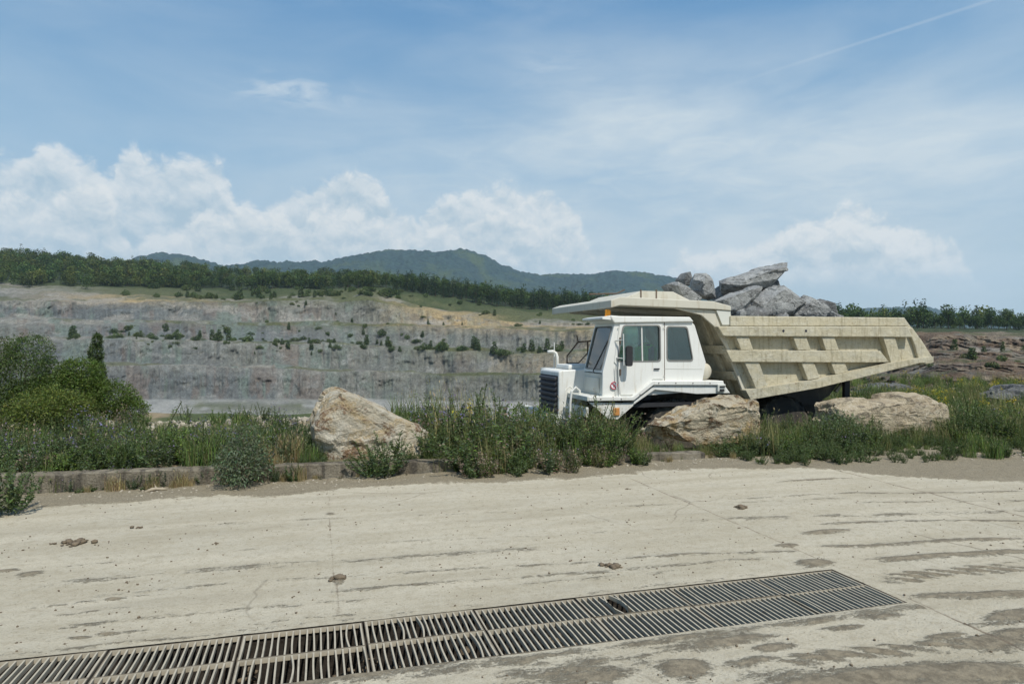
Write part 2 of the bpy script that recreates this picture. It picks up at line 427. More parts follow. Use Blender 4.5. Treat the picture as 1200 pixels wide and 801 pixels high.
# ================================================================ road, kerb, drain
GU0, GU1, GV0, GV1 = -3.60, 4.16, 4.00, 4.76          # drain opening
us = np.arange(-7.0, 14.001, .02); vs = np.arange(2.0, 9.8001, .02)
U, Vv = np.meshgrid(us, vs)
def tracks():
    """mud thrown up by the wheels: (points on the road, half width, strength, tread)"""
    T = []
    def tr(pts, w, s, tread=0): T.append(([at_z(x, y) for x, y in pts], w, s, tread))
    tr([(938,640),(1013,639),(1075,635),(1126,633),(1200,632)], .06, .8)
    tr([(1005,656),(1040,654),(1075,652),(1126,650),(1215,646)], .075, 1.0)
    tr([(1023,681),(1060,676),(1100,671),(1150,666),(1215,666)], .10, 1.15, 1)
    tr([(1090,672),(1130,668),(1160,663),(1215,655)], .035, .8, 1)
    tr([(1046,698),(1075,698),(1126,696),(1215,693)], .075, 1.1)
    tr([(880,776),(958,768),(1013,764),(1075,760),(1126,757),(1215,749)], .085, 1.15, 1)
    tr([(938,803),(1050,796),(1100,794),(1215,787)], .14, 1.15)
    tr([(860,800),(1000,806),(1200,806)], .20, 1.0)
    tr([(900,566),(960,562),(1000,560)], .05, .8)
    tr([(780,612),(900,606),(1040,603),(1215,597)], .10, .42)
    tr([(700,655),(820,648),(940,645)], .05, .55)
    tr([(15,713),(83,707),(173,698)], .03, .95, 1)
    tr([(4,726),(83,719),(156,711)], .025, .72, 1)
    tr([(40,752),(94,747),(187,737)], .03, .95, 1)
    tr([(60,761),(150,752),(260,742)], .018, .8)
    tr([(250,737),(330,728),(425,720)], .02, .72, 1)
    tr([(10,690),(200,668),(420,655),(640,640)], .09, .38)
    tr([(0,742),(150,727),(320,712),(480,700)], .05, .36); tr([(60,703),(260,686),(470,672),(720,655)], .05, .38); tr([(20,668),(240,648),(520,632),(800,618)], .05, .28)
    tr([(330,700),(520,683),(700,668),(900,652)], .05, .42); tr([(560,690),(700,676),(860,662)], .04, .40); tr([(120,620),(420,606),(760,592),(1000,584)], .07, .26)
    tr([(840,585),(1000,578),(1215,575)], .06, .5); tr([(940,615),(1080,611),(1215,610)], .05, .55); tr([(990,590),(1215,585)], .06, .42); tr([(1100,735),(1215,728)], .05, .7)
    return T
mud = np.zeros_like(U)
nz = fbm(U * 2.2, Vv * 6, oct=4, seed=3); nf = fbm(U * 9, Vv * 9, oct=4, seed=9)
for pts, w, s, tread in tracks():
    pu = np.array([p.x for p in pts]); pv = np.array([p.y for p in pts]); o_ = np.argsort(pu); pu, pv = pu[o_], pv[o_]
    vt = np.interp(U, pu, pv) + (fbm(U * .8, U * 0 + w * 50, oct=3, seed=5) - .5) * .12
    fade = sstep(pu[0] - .15, pu[0] + .5, U) * (1 - sstep(pu[-1] - .3, pu[-1] + .25, U) * (pu[-1] < 9))
    prof = np.exp(-((Vv - vt) / w) ** 2) * fade * s * (.45 + 1.0 * nz)
    if tread: prof = prof * (.72 + .5 * np.sin(6.283 * (U * 5.2 + Vv * 7)) * nf * 1.6)
    mud = np.maximum(mud, prof)
for px, py, ru, rv, s in [(968,623,.28,.07,1),(955,659,.17,.10,1.1),(922,639,.13,.06,1),(1195,720,.3,.10,1),(803,783,.18,.13,1.2),(840,752,.45,.09,.8),
        (905,757,.18,.06,.9),(715,790,.22,.07,.8),(880,774,.20,.06,.9),(1170,752,.35,.12,1),(1190,740,.2,.08,.9),(700,780,.5,.16,.45),(660,792,.5,.2,.5),
        (35,672,.10,.07,1),(5,668,.12,.05,.8),(397,679,.04,.12,1.1),(387,602,.05,.10,.9),(985,735,.18,.05,.8),(960,728,.12,.03,.9),(1030,722,.20,.05,.8),
        (430,790,.9,.10,.7),(560,778,.8,.07,.55),(1000,795,.6,.08,.9),(1110,745,.2,.05,.9)]:
    p = at_z(px, py)
    mud = np.maximum(mud, s * np.exp(-(((U - p.x) / ru) ** 2 + ((Vv - p.y) / rv) ** 2) ** 1.5) * (.55 + .8 * nz))
# wet silt dragged off the near edge of the drain
sil = np.exp(-((Vv - 3.92) / .07) ** 2) * (U < 4.2) * (.2 + .75 * fbm(U * 3, Vv * 3, oct=4, seed=31)); mud = np.maximum(mud, sil * .75)
sil = np.exp(-((Vv - 4.82) / .05) ** 2) * (U < 4.2) * (.1 + .7 * fbm(U * 4, Vv * 4, oct=4, seed=33)); mud = np.maximum(mud, sil * .6)
# earth washed against the kerb
eb = np.interp(us, [-7, -4, -3.2, 0, 2.6, 5.2, 6.6, 7.4, 7.75, 8.5, 8.9, 10, 12, 14], [8.5, 8.7, 8.92, 9.0, 8.98, 8.93, 8.8, 8.35, 7.7, 7.3, 6.95, 6.5, 5.9, 5.5])[None, :]
edge = eb + (fbm(U * 1.7, Vv * 1.7, oct=5, seed=11) - .5) * .55
dirt = sstep(-.10, .16, Vv - edge)
isl = np.exp(-(((U - 9.7) / 1.1) ** 2 + ((Vv - 6.55) / .35) ** 2)) + np.exp(-(((U - 11.2) / 1.5) ** 2 + ((Vv - 6.6) / .3) ** 2)); dirt = dirt * (1 - .9 * np.clip(isl, 0, 1))
joint = np.zeros_like(U)
for ju, st in ((.15, .62), (4.22, .8), (7.42, .95)):
    wob = (fbm(Vv * 1.5, U * 0 + ju, oct=4, seed=21) - .5) * .07
    joint = np.maximum(joint, st * np.exp(-((U - ju - wob) / .016) ** 2) * (.35 + 1.0 * fbm(U * 3, Vv * 3, oct=3, seed=27)))
joint[:, :] *= np.where((np.abs(U - .15) < .3) & (Vv < 4.9), .35, 1)
Z = (fbm(U * .5, Vv * .5, oct=3, seed=2) - .5) * .015 + .016 * np.clip(mud - .25, 0, 1) * (.5 + nf) + .0035 * (nf - .5) + dirt * .02 * (nf)
Z -= .012 * np.clip(joint - .3, 0, 1)
inx = lambda a, x0, s: int(round((x0 - a[0]) / s))
Vt = np.stack([U, Vv, Z], -1).reshape(-1, 3)
nu, nv = len(us), len(vs)
I, J = np.meshgrid(np.arange(nu - 1), np.arange(nv - 1))
keep = ~((I >= inx(us, GU0, .02)) & (I < inx(us, GU1, .02)) & (J >= inx(vs, GV0, .02)) & (J < inx(vs, GV1, .02)))
a = (J * nu + I)[keep]
F = np.stack([a, a + 1, a + nu + 1, a + nu], -1)
road = np_mesh('road', Vt, F, M['road'], np.stack([mud, dirt, joint], -1).reshape(-1, 3), smooth=True)
tag(road, kind='structure')
# the same concrete further out, with the drain trench left open
b = MB()
for lo, hi in (((-60, -40), (-7.0, 9.8)), ((14.0, -40), (80, 9.8)), ((-7.0, -40), (14.0, 2.0))):
    b.add([(lo[0], lo[1], 0), (hi[0], lo[1], 0), (hi[0], hi[1], 0), (lo[0], hi[1], 0)], [(0, 1, 2, 3)])
tag(b.build('pavement', M['road']), kind='structure')
b = MB()
D = -.42
b.box((GU0 - .1, GV0 - .12, D - .1), (GU1 + .1, GV1 + .12, D))
b.box((GU0 - .1, GV0 - .12, D), (GU1 + .1, GV0, -.012)); b.box((GU0 - .1, GV1, D), (GU1 + .1, GV1 + .12, -.012))
b.box((GU1, GV0, D), (GU1 + .1, GV1, -.012)); b.box((GU0 - .1, GV0, D), (GU0, GV1, -.012))
tag(b.build('drain_channel', M['pit']), kind='structure')

# steel grates: two rows of liftable panels
rg = random.Random(5)
ORD = ['first', 'second', 'third', 'fourth', 'fifth', 'sixth', 'seventh', 'eighth', 'ninth', 'tenth']
PL = .77
def grate_panel(row, k):
    u1 = GU1 - .008 - k * PL; u0 = u1 - PL + .014
    v0, v1 = ((GV0 + .006, 4.388) if row == 0 else (4.391, GV1 - .006))
    dz = rg.uniform(-.006, .004); top = -.004 + dz
    bent = (row == 1 and k == 2)
    where = 'near' if row == 0 else 'far'
    lab = f'{"worn" if not bent else "damaged"} steel drain grate in the {where} row, {ORD[k]} from its right end' + (', bars bent' if bent else '')
    r = tag(empty('drain_grate', ((u0 + u1) / 2, (v0 + v1) / 2, 0)), lab, 'drain grate', 'steel grates over the road drain')
    f = MB(); fw = .005
    f.box((u0, v0, top - .034), (u1, v0 + fw, top)); f.box((u0, v1 - fw, top - .034), (u1, v1, top))
    f.box((u0, v0 + fw, top - .034), (u0 + fw, v1 - fw, top)); f.box((u1 - fw, v0 + fw, top - .034), (u1, v1 - fw, top))
    f.build('frame', M['grate_frame'], r)
    n = 17; edges = []
    for i in range(n + 1):
        bow = rg.gauss(0, .0022); tilt = rg.gauss(0, .003)
        if bent and i in (5, 6): bow = -.032 if i == 5 else .045
        elif rg.random() < .04: bow += rg.choice((-1, 1)) * .014
        x = u0 + fw + .006 + (u1 - u0 - 2 * fw - .012) * i / n
        edges.append([(x + bow * math.sin(math.pi * q / 8) + tilt * (q / 8 - .5), v0 + fw + .003 + (v1 - v0 - 2 * fw - .006) * q / 8) for q in range(9)])
    holes = []; w = .0052
    for i in range(n):
        L1 = [(p[0] + w, p[1]) for p in edges[i]]; L2 = [(p[0] - w, p[1]) for p in edges[i + 1]]
        holes.append(L1 + L2[::-1])
    s = MB(); s.plate([(u0 + fw, v0 + fw), (u1 - fw, v0 + fw), (u1 - fw, v1 - fw), (u0 + fw, v1 - fw)], holes, lambda a, b, t: Vector((a, b, t)), top - .032, top - .002)
    s.build('slats', M['grate'], r)
for row in (0, 1):
    for k in range(10): grate_panel(row, k)
# stones and silt lying in the channel
# kerb
kb = []
def kerb_top(u): return float(np.interp(u, [-4, 0, 3, 6, 7], [.265, .215, .15, .11, .04]))
cuts = [-9.0, -3.95, -.55, 2.9, 6.1]
for i in range(1, len(cuts)):
    pass
rk = random.Random(11)
for i in range(len(cuts) - 1):
    u0, u1 = cuts[i] + .012, cuts[i + 1] - .012
    n = 40; prof = [(9.80, -.12), (9.80, .93), (9.825, 1.0), (9.985, 1.0), (10.0, .95), (10.0, -.12)]
    vsK, fsK = [], []
    off = rk.uniform(-.012, .012)
    for j in range(n + 1):
        u = u0 + (u1 - u0) * j / n; h = kerb_top(u)
        for q, (v, z) in enumerate(prof):
            zz = z * h if z > 0 else z
            p = Vector((u, v, zz)); d = mnoise.noise(p * 6) * .010 + mnoise.noise(p * 19) * .006
            if 1 <= q <= 2 and mnoise.noise(Vector((u * 2.2, i * 7.1, 0))) > .33: d -= .03
            vsK.append((u, v + off - d * (1 if q < 3 else 0), zz + (d * .8 if q in (1, 2, 3, 4) else 0)))
    m_ = len(prof)
    for j in range(n):
        for q in range(m_ - 1):
            fsK.append((j*m_+q, j*m_+q+1, (j+1)*m_+q+1, (j+1)*m_+q))
    fsK.append(tuple(range(m_))); fsK.append(tuple(n*m_ + q for q in reversed(range(m_))))
    k_ = MB(); k_.add(vsK, fsK)
    kb.append(k_)
allk = MB()
for k_ in kb: allk.add(k_.v, k_.f)
tag(allk.build('kerb', M['kerb']), kind='structure')

# ================================================================ ground of the verge and the quarry (one fan-shaped sheet out to the hills)
def z_near(u, v):
    u = np.asarray(u, float); v = np.asarray(v, float)
    zk = np.interp(u, [-6, -4, 0, 3, 6, 7.2], [.20, .22, .17, .11, .06, .0])
    up = sstep(9.85, 10.0, v)
    z = -.05 + (zk + .03) * up
    low = sstep(2.6, 4.0, u) * sstep(10.9, 11.9, v)
    pad = -.62 - .25 * sstep(15, 40, v)
    z = z * (1 - low) + pad * low
    berm = (1 - sstep(2.2, 3.6, u)) * np.exp(-((v - 14.3) / .8) ** 2) * .16
    z = z + berm + (fbm(u * .9, v * .9, oct=4, seed=41) - .5) * .14 * up
    return z
CTRL = [-900, 0, 150, 300, 430, 520, 620, 700, 900, 1100, 1200, 2100]
KD = {  # per control column: (depth, picture height) of each break of slope, from the pit floor to the wooded crest
 0:   [(260,468),(275,428),(290,425),(303,398),(318,394),(335,378),(345,372),(358,352),(400,338),(430,330),(450,327),(650,302)],
 150: [(270,466),(282,428),(290,425),(303,398),(320,394),(337,378),(345,374),(360,353),(400,347),(440,338),(470,332),(700,313)],
 300: [(285,467),(297,430),(305,428),(320,402),(332,399),(352,380),(362,376),(378,354),(410,350),(450,342),(470,338),(700,323)],
 430: [(300,466),(310,434),(318,432),(335,405),(345,403),(362,381),(374,379),(388,352),(410,342),(425,337),(450,335),(650,328)],
 520: [(300,468),(312,440),(318,438),(335,410),(345,407),(360,383),(370,380),(384,370),(400,362),(420,350),(450,346),(650,340)],
 620: [(280,470),(292,438),(300,435),(315,412),(325,408),(340,386),(355,381),(368,376),(385,370),(410,364),(440,360),(650,352)],
 700: [(270,470),(282,438),(290,435),(305,412),(312,408),(322,388),(335,384),(350,380),(370,376),(400,370),(430,366),(650,358)],
 900: [(180,460),(188,440),(195,438),(205,425),(212,422),(222,408),(232,406),(245,392),(260,390),(290,387),(330,385),(500,379)],
 1100:[(110,457),(118,440),(124,437),(134,424),(140,420),(150,412),(156,410),(170,391),(185,388),(220,386),(300,385),(500,383)],
 1200:[(110,456),(120,441),(126,438),(136,423),(142,420),(150,413),(158,411),(170,392),(185,389),(230,387),(300,386),(500,384)]}
KD[-900] = KD[0]; KD[2100] = KD[1200]
EDGE = {-900: 17, 0: 16.5, 150: 16.5, 300: 16.5, 430: 17, 520: 17.5, 620: 18, 700: 24, 900: 36, 1100: 40, 1200: 42, 2100: 60}
NK = 12
Xc = np.concatenate([np.linspace(-1.9, -.86, 60)[:-1], np.linspace(-.86, .86, 1450), np.linspace(.86, 1.9, 60)[1:]])
PX = 600 + FPX * Xc
cw = np.array(CTRL, float)
kd = np.array([[KD[c][k][0] for c in CTRL] for k in range(NK)], float)
ky = np.array([[KD[c][k][1] for c in CTRL] for k in range(NK)], float)
nodeD, nodeZ = [], []
dE = np.interp(PX, cw, [EDGE[c] for c in CTRL])
d0 = 9.80 / (CY - SY * Xc)
dE = np.maximum(dE, d0 + 4)
def uv_of(X, d): return d * (CY * X + SY), d * (CY - SY * X)
uE, vE = uv_of(Xc, dE)
nodeD.append(dE); nodeZ.append(z_near(uE, vE))
for k in range(NK):
    d = np.interp(PX, cw, kd[k]); y = np.interp(PX, cw, ky[k])
    jd = (fbm(PX / 38., k * 3.3 + PX * 0, oct=4, seed=60 + k) - .5) * d * (.07 if 1 <= k <= 8 else .03)
    jy = (fbm(PX / 55., k * 5.1 + PX * 0, oct=4, seed=80 + k) - .5) * (7.5 if 1 <= k <= 10 else 2.0)
    z = CAM_H + (400.5 - y - jy) / FPX * d
    if k == 0:
        nodeD.append(dE + 28); nodeZ.append(np.minimum(z, CAM_H - 86 / FPX * (dE + 60)))
        nodeD.append(dE + 75); nodeZ.append(np.minimum(z - .4, nodeZ[-1] - 1.0) * 0 + z - .3)
    nodeD.append(np.maximum(d + jd, nodeD[-1] + (5.0 if k in (2, 4, 6, 8) else 2.5))); nodeZ.append(z)
nodeD.append(nodeD[-1] + 250); nodeZ.append(nodeZ[-1] - 14)
nodeD.append(nodeD[-1] + 900); nodeZ.append(nodeZ[-1] - 20)
# segments: 0 edge->slope, 1 slope->floor, 2 floor, 3 lower wall, 4 bench, 5 wall, 6 bench, 7 wall, 8 bench, 9 upper wall, 10 soil, 11 grass, 12 wood edge, 13 wood, 14-15 beyond
rows = [14, 6, 18, 34, 8, 28, 11, 24, 9, 28, 14, 10, 8, 16, 6, 6]
ROCK = {3, 5, 7, 9}
V_, C_, SEG = [], [], []
def colc(vals): return np.stack([np.interp(PX, cw, [v[i] for v in vals]) for i in range(3)], -1)
L_ = lambda *cs: list(cs)
bl, gy, tn, br, rd, gn = (.150,.163,.160), (.185,.190,.165), (.255,.225,.165), (.205,.142,.092), (.205,.148,.115), (.170,.212,.178)
be = (.275,.265,.225)
soil, straw, gr, gr2, wood = (.43,.325,.175), (.33,.28,.15), (.060,.082,.030), (.115,.125,.055), (.030,.045,.016)
#           -900 0   150 300 430 520 620 700 900 1100 1200 2100
SEGC = {0: [straw]*12, 1: [gy]*12, 2: [(.52,.505,.455)]*7 + [(.36,.34,.29)]*2 + [(.33,.27,.2)]*3,
 3: L_(bl, bl, bl, bl, gy, gy, gy, tn, br, br, br, br), 4: L_(be, be, be, be, be, gr2, gr2, gr2, tn, br, br, br),
 5: L_(bl, bl, bl, gy, gy, gy, tn, tn, br, br, br, br), 6: L_(be, be, be, be, be, gr2, gr2, gr2, br, br, br, br),
 7: L_(gy, gy, bl, bl, gy, gy, gy, tn, br, br, br, br), 8: L_(be, be, be, gr2, gr2, soil, soil, straw, br, br, br, br),
 9: L_(bl, bl, bl, gy, gy, soil, soil, soil, br, br, br, br), 10: L_(gy, gy, soil, gr2, gr2, soil, gr2, gr2, soil, br, tn, tn),
 11: L_((.33,.31,.265), (.33,.31,.265), gr2, gr, gr2, gr, gr2, gr2, gr, gr, gr, gr), 12: [gr]*12, 13: [wood]*12, 14: [wood]*12, 15: [wood]*12}
seg_rows = {}
# verge first
nr = 90
vV = []
for i in range(nr):
    t = (i / (nr - 1)) ** 1.25
    d = d0 + (dE - d0) * t; u, v = uv_of(Xc, d)
    vV.append(np.stack([u, v, z_near(u, v)], -1))
vV = np.array(vV)
vu, vv_ = vV[..., 0], vV[..., 1]
nn = fbm(vu * .7, vv_ * .7, oct=4, seed=51)[..., None]
vc = np.array((.20,.155,.095)) * nn * 1.5 * .9 + np.array((.26,.22,.14)) * (1 - nn)
gm = sstep(.38, .62, fbm(vu * .5, vv_ * .5, oct=4, seed=57))[..., None] * sstep(10.0, 10.5, vv_)[..., None]
vc = vc * (1 - gm) + np.array((.075,.095,.035)) * gm
nX = len(Xc)
def grid_faces(n, m):
    i, j = np.meshgrid(np.arange(m - 1), np.arange(n - 1)); a = (j * m + i).ravel()
    return np.stack([a, a + 1, a + m + 1, a + m], -1)
tag(np_mesh('verge', vV.reshape(-1, 3), grid_faces(nr, nX), M['verge'], vc.reshape(-1, 3), smooth=True), kind='structure')
r = 0; P_ = []; cc = []
for s in range(len(rows)):
    n = rows[s]; base = colc(SEGC[s])
    nxt = colc(SEGC[min(s + 1, 15)])
    seg_rows[s] = (r, r + n)
    for i in range(n):
        t = i / n
        d = nodeD[s] * (1 - t) + nodeD[s + 1] * t
        tz = t
        z = nodeZ[s] * (1 - tz) + nodeZ[s + 1] * tz
        if s in ROCK:
            bulge = math.sin(math.pi * t)
            amp = np.interp(PX, cw, [3.4]*7 + [3.2, 2.4, 2.0, 2.0, 2.0]) * 1.15
            u, v = uv_of(Xc, d)
            d = d + bulge * (1 - np.interp(PX, [700, 1000], [0, .6])) * ((fbm(PX / 3.2, z / 30. + s, oct=4, seed=190 + s, gain=.6) - .5) * 3.6) + bulge * amp * ((fbm(u / 7., v / 7., z / 9., oct=5, seed=70 + s, gain=.62) - .5) * 2.3 + (np.interp(PX, [700, 1000], [0, 1]) * (fbm(u / 2.6, v / 2.6, z / 3.2, oct=4, seed=170 + s, gain=.6) - .5) * 4.6) + .8 * (np.abs(fbm(PX / 14., z / 30., oct=3, seed=90 + s) - .5) * -3.0 + .4))
        elif s in (4, 6, 8, 10):
            u, v = uv_of(Xc, d)
            z = z + (fbm(u / 6., v / 6., oct=4, seed=75 + s, gain=.6) - .5) * 2.6 * math.sin(math.pi * min(1, t + .15))
        elif s in (11, 12, 13, 2):
            u, v = uv_of(Xc, d)
            z = z + (fbm(u / 14., v / 14., oct=4, seed=75 + s) - .5) * (2.0 if s != 2 else .7) * math.sin(math.pi * t)
        u, v = uv_of(Xc, d)
        P_.append(np.stack([u, v, z], -1))
        c = base.copy()
        if s in ROCK or s in (4, 6, 8):
            st = fbm(PX / 26., z / 22. + s, oct=5, seed=101, gain=.6)[:, None]     # stained bands running down the faces
            st2 = fbm(PX / 17., z / 30. + s, oct=5, seed=107, gain=.6)[:, None]
            wl = np.interp(PX, [-900, 330, 470, 2100], [1, 1, .45, .35])[:, None]
            c = c * (.70 + .60 * fbm(PX / 3.0, z / 26. + s * 3, oct=4, seed=103, gain=.6))[:, None]
            k1 = sstep(.54, .66, st) * .5 * wl; c = c * (1 - k1) + np.array(rd) * k1
            k2 = sstep(.54, .66, st2) * .8 * wl; c = c * (1 - k2) + np.array(gn) * k2
            k3 = sstep(.55, .7, fbm(u / 5., v / 5., z / 4., oct=4, seed=113))[:, None] * .6; c = c * (1 - k3) + np.array((.28,.28,.255)) * k3
            k4 = sstep(.57, .68, fbm(u / 9., v / 9., z / 5., oct=5, seed=117))[:, None] * .4; c = c * (1 - k4) + np.array((.11,.11,.105)) * k4
        if s in ROCK or s in (4, 6, 8):
            wr = np.interp(PX, [760, 1000], [0, 1])[:, None]
            k1 = sstep(.50, .60, fbm(u / 4., v / 4., z / 2.5, oct=5, seed=181, gain=.6))[:, None] * .7 * wr; c = c * (1 - k1) + np.array((.36,.29,.20)) * k1
            k1 = sstep(.52, .62, fbm(u / 3., v / 3., z / 4., oct=5, seed=183, gain=.6))[:, None] * .7 * wr; c = c * (1 - k1) + np.array((.10,.065,.045)) * k1
        if s == 9 or s == 10:
            k1 = sstep(.45, .62, fbm(u / 16., v / 16., z / 6., oct=5, seed=121))[:, None] * .7; c = c * (1 - k1) + np.array((.33,.31,.27)) * k1
        if s in (4, 6, 8, 10, 11):
            k1 = sstep(.50, .62, fbm(u / 11., v / 11., oct=5, seed=125))[:, None] * .75; c = c * (1 - k1) + np.array(gr2) * k1
        if s == 2:
            k1 = (sstep(205, 230, PX) * (1 - sstep(360, 375, PX)) * np.exp(-((t - .80) / .13) ** 2) * sstep(.3, .5, fbm(u / 12., v / 5., oct=4, seed=131)))[:, None]
            c = c * (1 - k1) + np.array((.16,.175,.075)) * k1
            k1 = sstep(.5, .62, fbm(u / 20., v / 6., oct=5, seed=133))[:, None] * .5; c = c * (1 - k1) + np.array((.29,.28,.245)) * k1
        if t > .55 and s < 15 and s not in (1,):
            q = ((t - .55) / .45) * .5 * fbm(u / 3., v / 3., z / 3., oct=3, seed=140)[:, None] * 1.6
            c = c * (1 - q) + nxt * q
        cc.append(c); r += 1
P_.append(np.stack([*uv_of(Xc, nodeD[-1]), nodeZ[-1]], -1)); cc.append(colc(SEGC[15]))
P_ = np.array(P_); cc = np.array(cc)
quarry = np_mesh('quarry_terrain', P_.reshape(-1, 3), grid_faces(len(P_), nX), M['ground'], cc.reshape(-1, 3), smooth=False)
tag(quarry, kind='structure')
def surf(px, seg, t):
    """a point of the quarry ground, by picture column, stretch of slope and fraction along it"""
    i = int(np.argmin(np.abs(PX - px))); r0, r1 = seg_rows[seg]
    return Vector(P_[min(len(P_) - 1, int(round(r0 + (r1 - r0) * t))), i])

# ================================================================ far hills
def hill_range(name, pts, dist, depth, nx=700, ny=70, seed=0, rough=1.0):
    pts = np.array(pts, float)
    X = np.linspace((pts[0, 0] - 600) / FPX, (pts[-1, 0] - 600) / FPX, nx); px = 600 + FPX * X
    from_y = np.interp(px, pts[:, 0], pts[:, 1]); k = np.ones(9) / 9; from_y = np.convolve(np.pad(from_y, 4, 'edge'), k, 'valid')
    crest = CAM_H + (400.5 - from_y) / FPX * dist
    out = []
    for j in range(ny):
        t = j / (ny - 1)                              # 0 foot .. .62 crest .. 1 behind
        d = dist + (t - .62) * depth
        u, v = uv_of(X, d + 0 * X)
        prof = math.sin(math.pi / 2 * min(1, t / .62)) if t <= .62 else math.cos(math.pi / 2 * (t - .62) / .38)
        sp = fbm(u / 420., v / 420., oct=5, seed=seed, gain=.55)
        away = min(1, abs(t - .62) / .25)
        z = -20 + (crest + 20) * (prof ** .9) * (1 + (sp - .5) * .75 * away)
        z = z + (vnoise(u / 9., v / 9., seed=seed + 5) - .5) * 11 * rough + (fbm(u / 45., v / 45., oct=3, seed=seed + 7) - .5) * 15 * rough * prof
        out.append(np.stack([u, v, z], -1))
    out = np.array(out)
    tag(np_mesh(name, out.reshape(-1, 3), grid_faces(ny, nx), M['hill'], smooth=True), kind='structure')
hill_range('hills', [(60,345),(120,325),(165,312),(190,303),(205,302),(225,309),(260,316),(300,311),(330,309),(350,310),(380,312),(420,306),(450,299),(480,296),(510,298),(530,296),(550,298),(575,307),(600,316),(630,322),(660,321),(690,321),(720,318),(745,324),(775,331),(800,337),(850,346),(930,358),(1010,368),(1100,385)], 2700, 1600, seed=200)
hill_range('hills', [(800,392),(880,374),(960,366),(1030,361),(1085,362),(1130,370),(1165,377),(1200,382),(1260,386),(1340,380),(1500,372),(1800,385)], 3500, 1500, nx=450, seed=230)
# ================================================================ the dump truck
V0 = 12.1
def P(px, py, w=0.0):
    p = at_v(px, py, V0 + w); return (p.x, p.z)
def PP(pts, w=0.0): return [P(x, y, w) for x, y in pts]
def side(a, b, t): return Vector((a, V0 + t, b))          # (u, z) profile swept over the width
TR = tag(empty('dump_truck', (9.3, V0 + 1.6, -.62)), 'white quarry dump truck with a cream tipper body full of grey rocks', 'dump truck')
W = 3.3
# --- dump body -------------------------------------------------------------
body = MB()
wb = -.02
outline = PP([(838,363),(856,364),(857,370),(1060,372),(1070,386),(1080,398),(1094,420),(1093,425),(960,449),(879,467),(862,424)], wb)
body.prism(outline, side, wb, wb + .07)                    # near side sheet
body.prism(outline, side, W - .07, W)                      # far side sheet
fr = PP([(838,363),(879,466)], wb)
def front_map(a, b, t):                                    # sloping front wall: a across, b 0..1 down
    return Vector((fr[0][0] + (fr[1][0] - fr[0][0]) * b + t, V0 + a, fr[0][1] + (fr[1][1] - fr[0][1]) * b))
body.prism([(wb + .07, 0), (W - .07, 0), (W - .07, 1), (wb + .07, 1)], front_map, 0.004, .08)
bt = PP([(879,464),(960,446),(1092,422)], wb)
fl = [(bt[0][0], bt[0][1]), (bt[1][0], bt[1][1]), (bt[2][0], bt[2][1]), (bt[2][0], bt[2][1] - .10), (bt[1][0], bt[1][1] - .10), (bt[0][0], bt[0][1] - .10)]
body.prism([(a, b + .06) for a, b in fl], side, wb + .075, W - .075)
dump = body.build('dump_body', M['tan'], TR, bevel=.012)
# pale front corner of the side
b = MB(); b.prism(PP([(839,363.5),(855.5,364.5),(855.5,380.5),(846,380.5)], wb), side, wb - .018, wb - .003)
b.build('corner_plate', M['white2'], dump)
# rails
def rail(pts, t, name, mat='tan', bev=.018):
    b = MB(); b.prism(PP(pts, t), side, t, wb - .002); return b.build(name, M[mat], dump, bevel=bev)
rail([(856,370),(1060,372),(1063.5,382),(856,382)], -.075, 'top_lip')
rail([(841,382.3),(1064,382.3),(1070,395),(848,394)], -.20, 'upper_rail')
rail([(851,410),(1032,411),(1042,424),(1020,424.6),(858,424)], -.195, 'middle_rail')
rail([(874,457),(880,468),(960,454),(1040,434.5),(1078,424.8),(1094,424.5),(1094,417.5),(1076,420),(1040,425.5),(955,445)], -.22, 'lower_rail')
for q in ([(862.5,394.3),(877.5,394.3),(883,409.8),(868.5,409.8)], [(872.5,424.2),(889.5,424.2),(900,453.2),(886.5,456)],
          [(929.5,394.5),(945,394.5),(950.5,410),(935,410)], [(939,424.4),(954,424.4),(961,442.5),(947,445.3)],
          [(963,394.6),(978,394.6),(983.5,410.4),(968,410.4)], [(974,424.5),(990,424.5),(994.5,435.5),(979,438.5)],
          [(1035,395),(1049,395),(1057,424),(1045,427)]):
    rail(q, -.165, 'side_rib', bev=.012)
rail([(1064,384),(1069,383),(1080,398),(1092,419),(1077,421),(1072,404)], -.10, 'tail_frame')
# holes in the upper rail
for px in (918, 944.5):
    p = at_v(px, 387.5, V0 - .20); b = MB()
    b.lathe(p + Vector((0, -.004, 0)), (0, 1, 0), [(0, .028), (.012, .028)], 14); b.build('bolt_hole', M['ink'], dump)
# ribs across the sloping front wall
for (s0, s1, ht) in ((.40, .50, .13), (.70, .80, .13)):
    b = MB(); b.prism([(wb + .08, s0), (W - .08, s0), (W - .08, s1), (wb + .08, s1)], front_map, -ht, .0); b.build('front_rib', M['tan'], dump, bevel=.01)
for w in (.42, 1.15, 1.9, 2.7):
    b = MB(); b.prism([(w, .05), (w + .13, .05), (w + .13, 1.0), (w, 1.0)], front_map, -.10, .0015); b.build('front_rib', M['tan'], dump, bevel=.01)
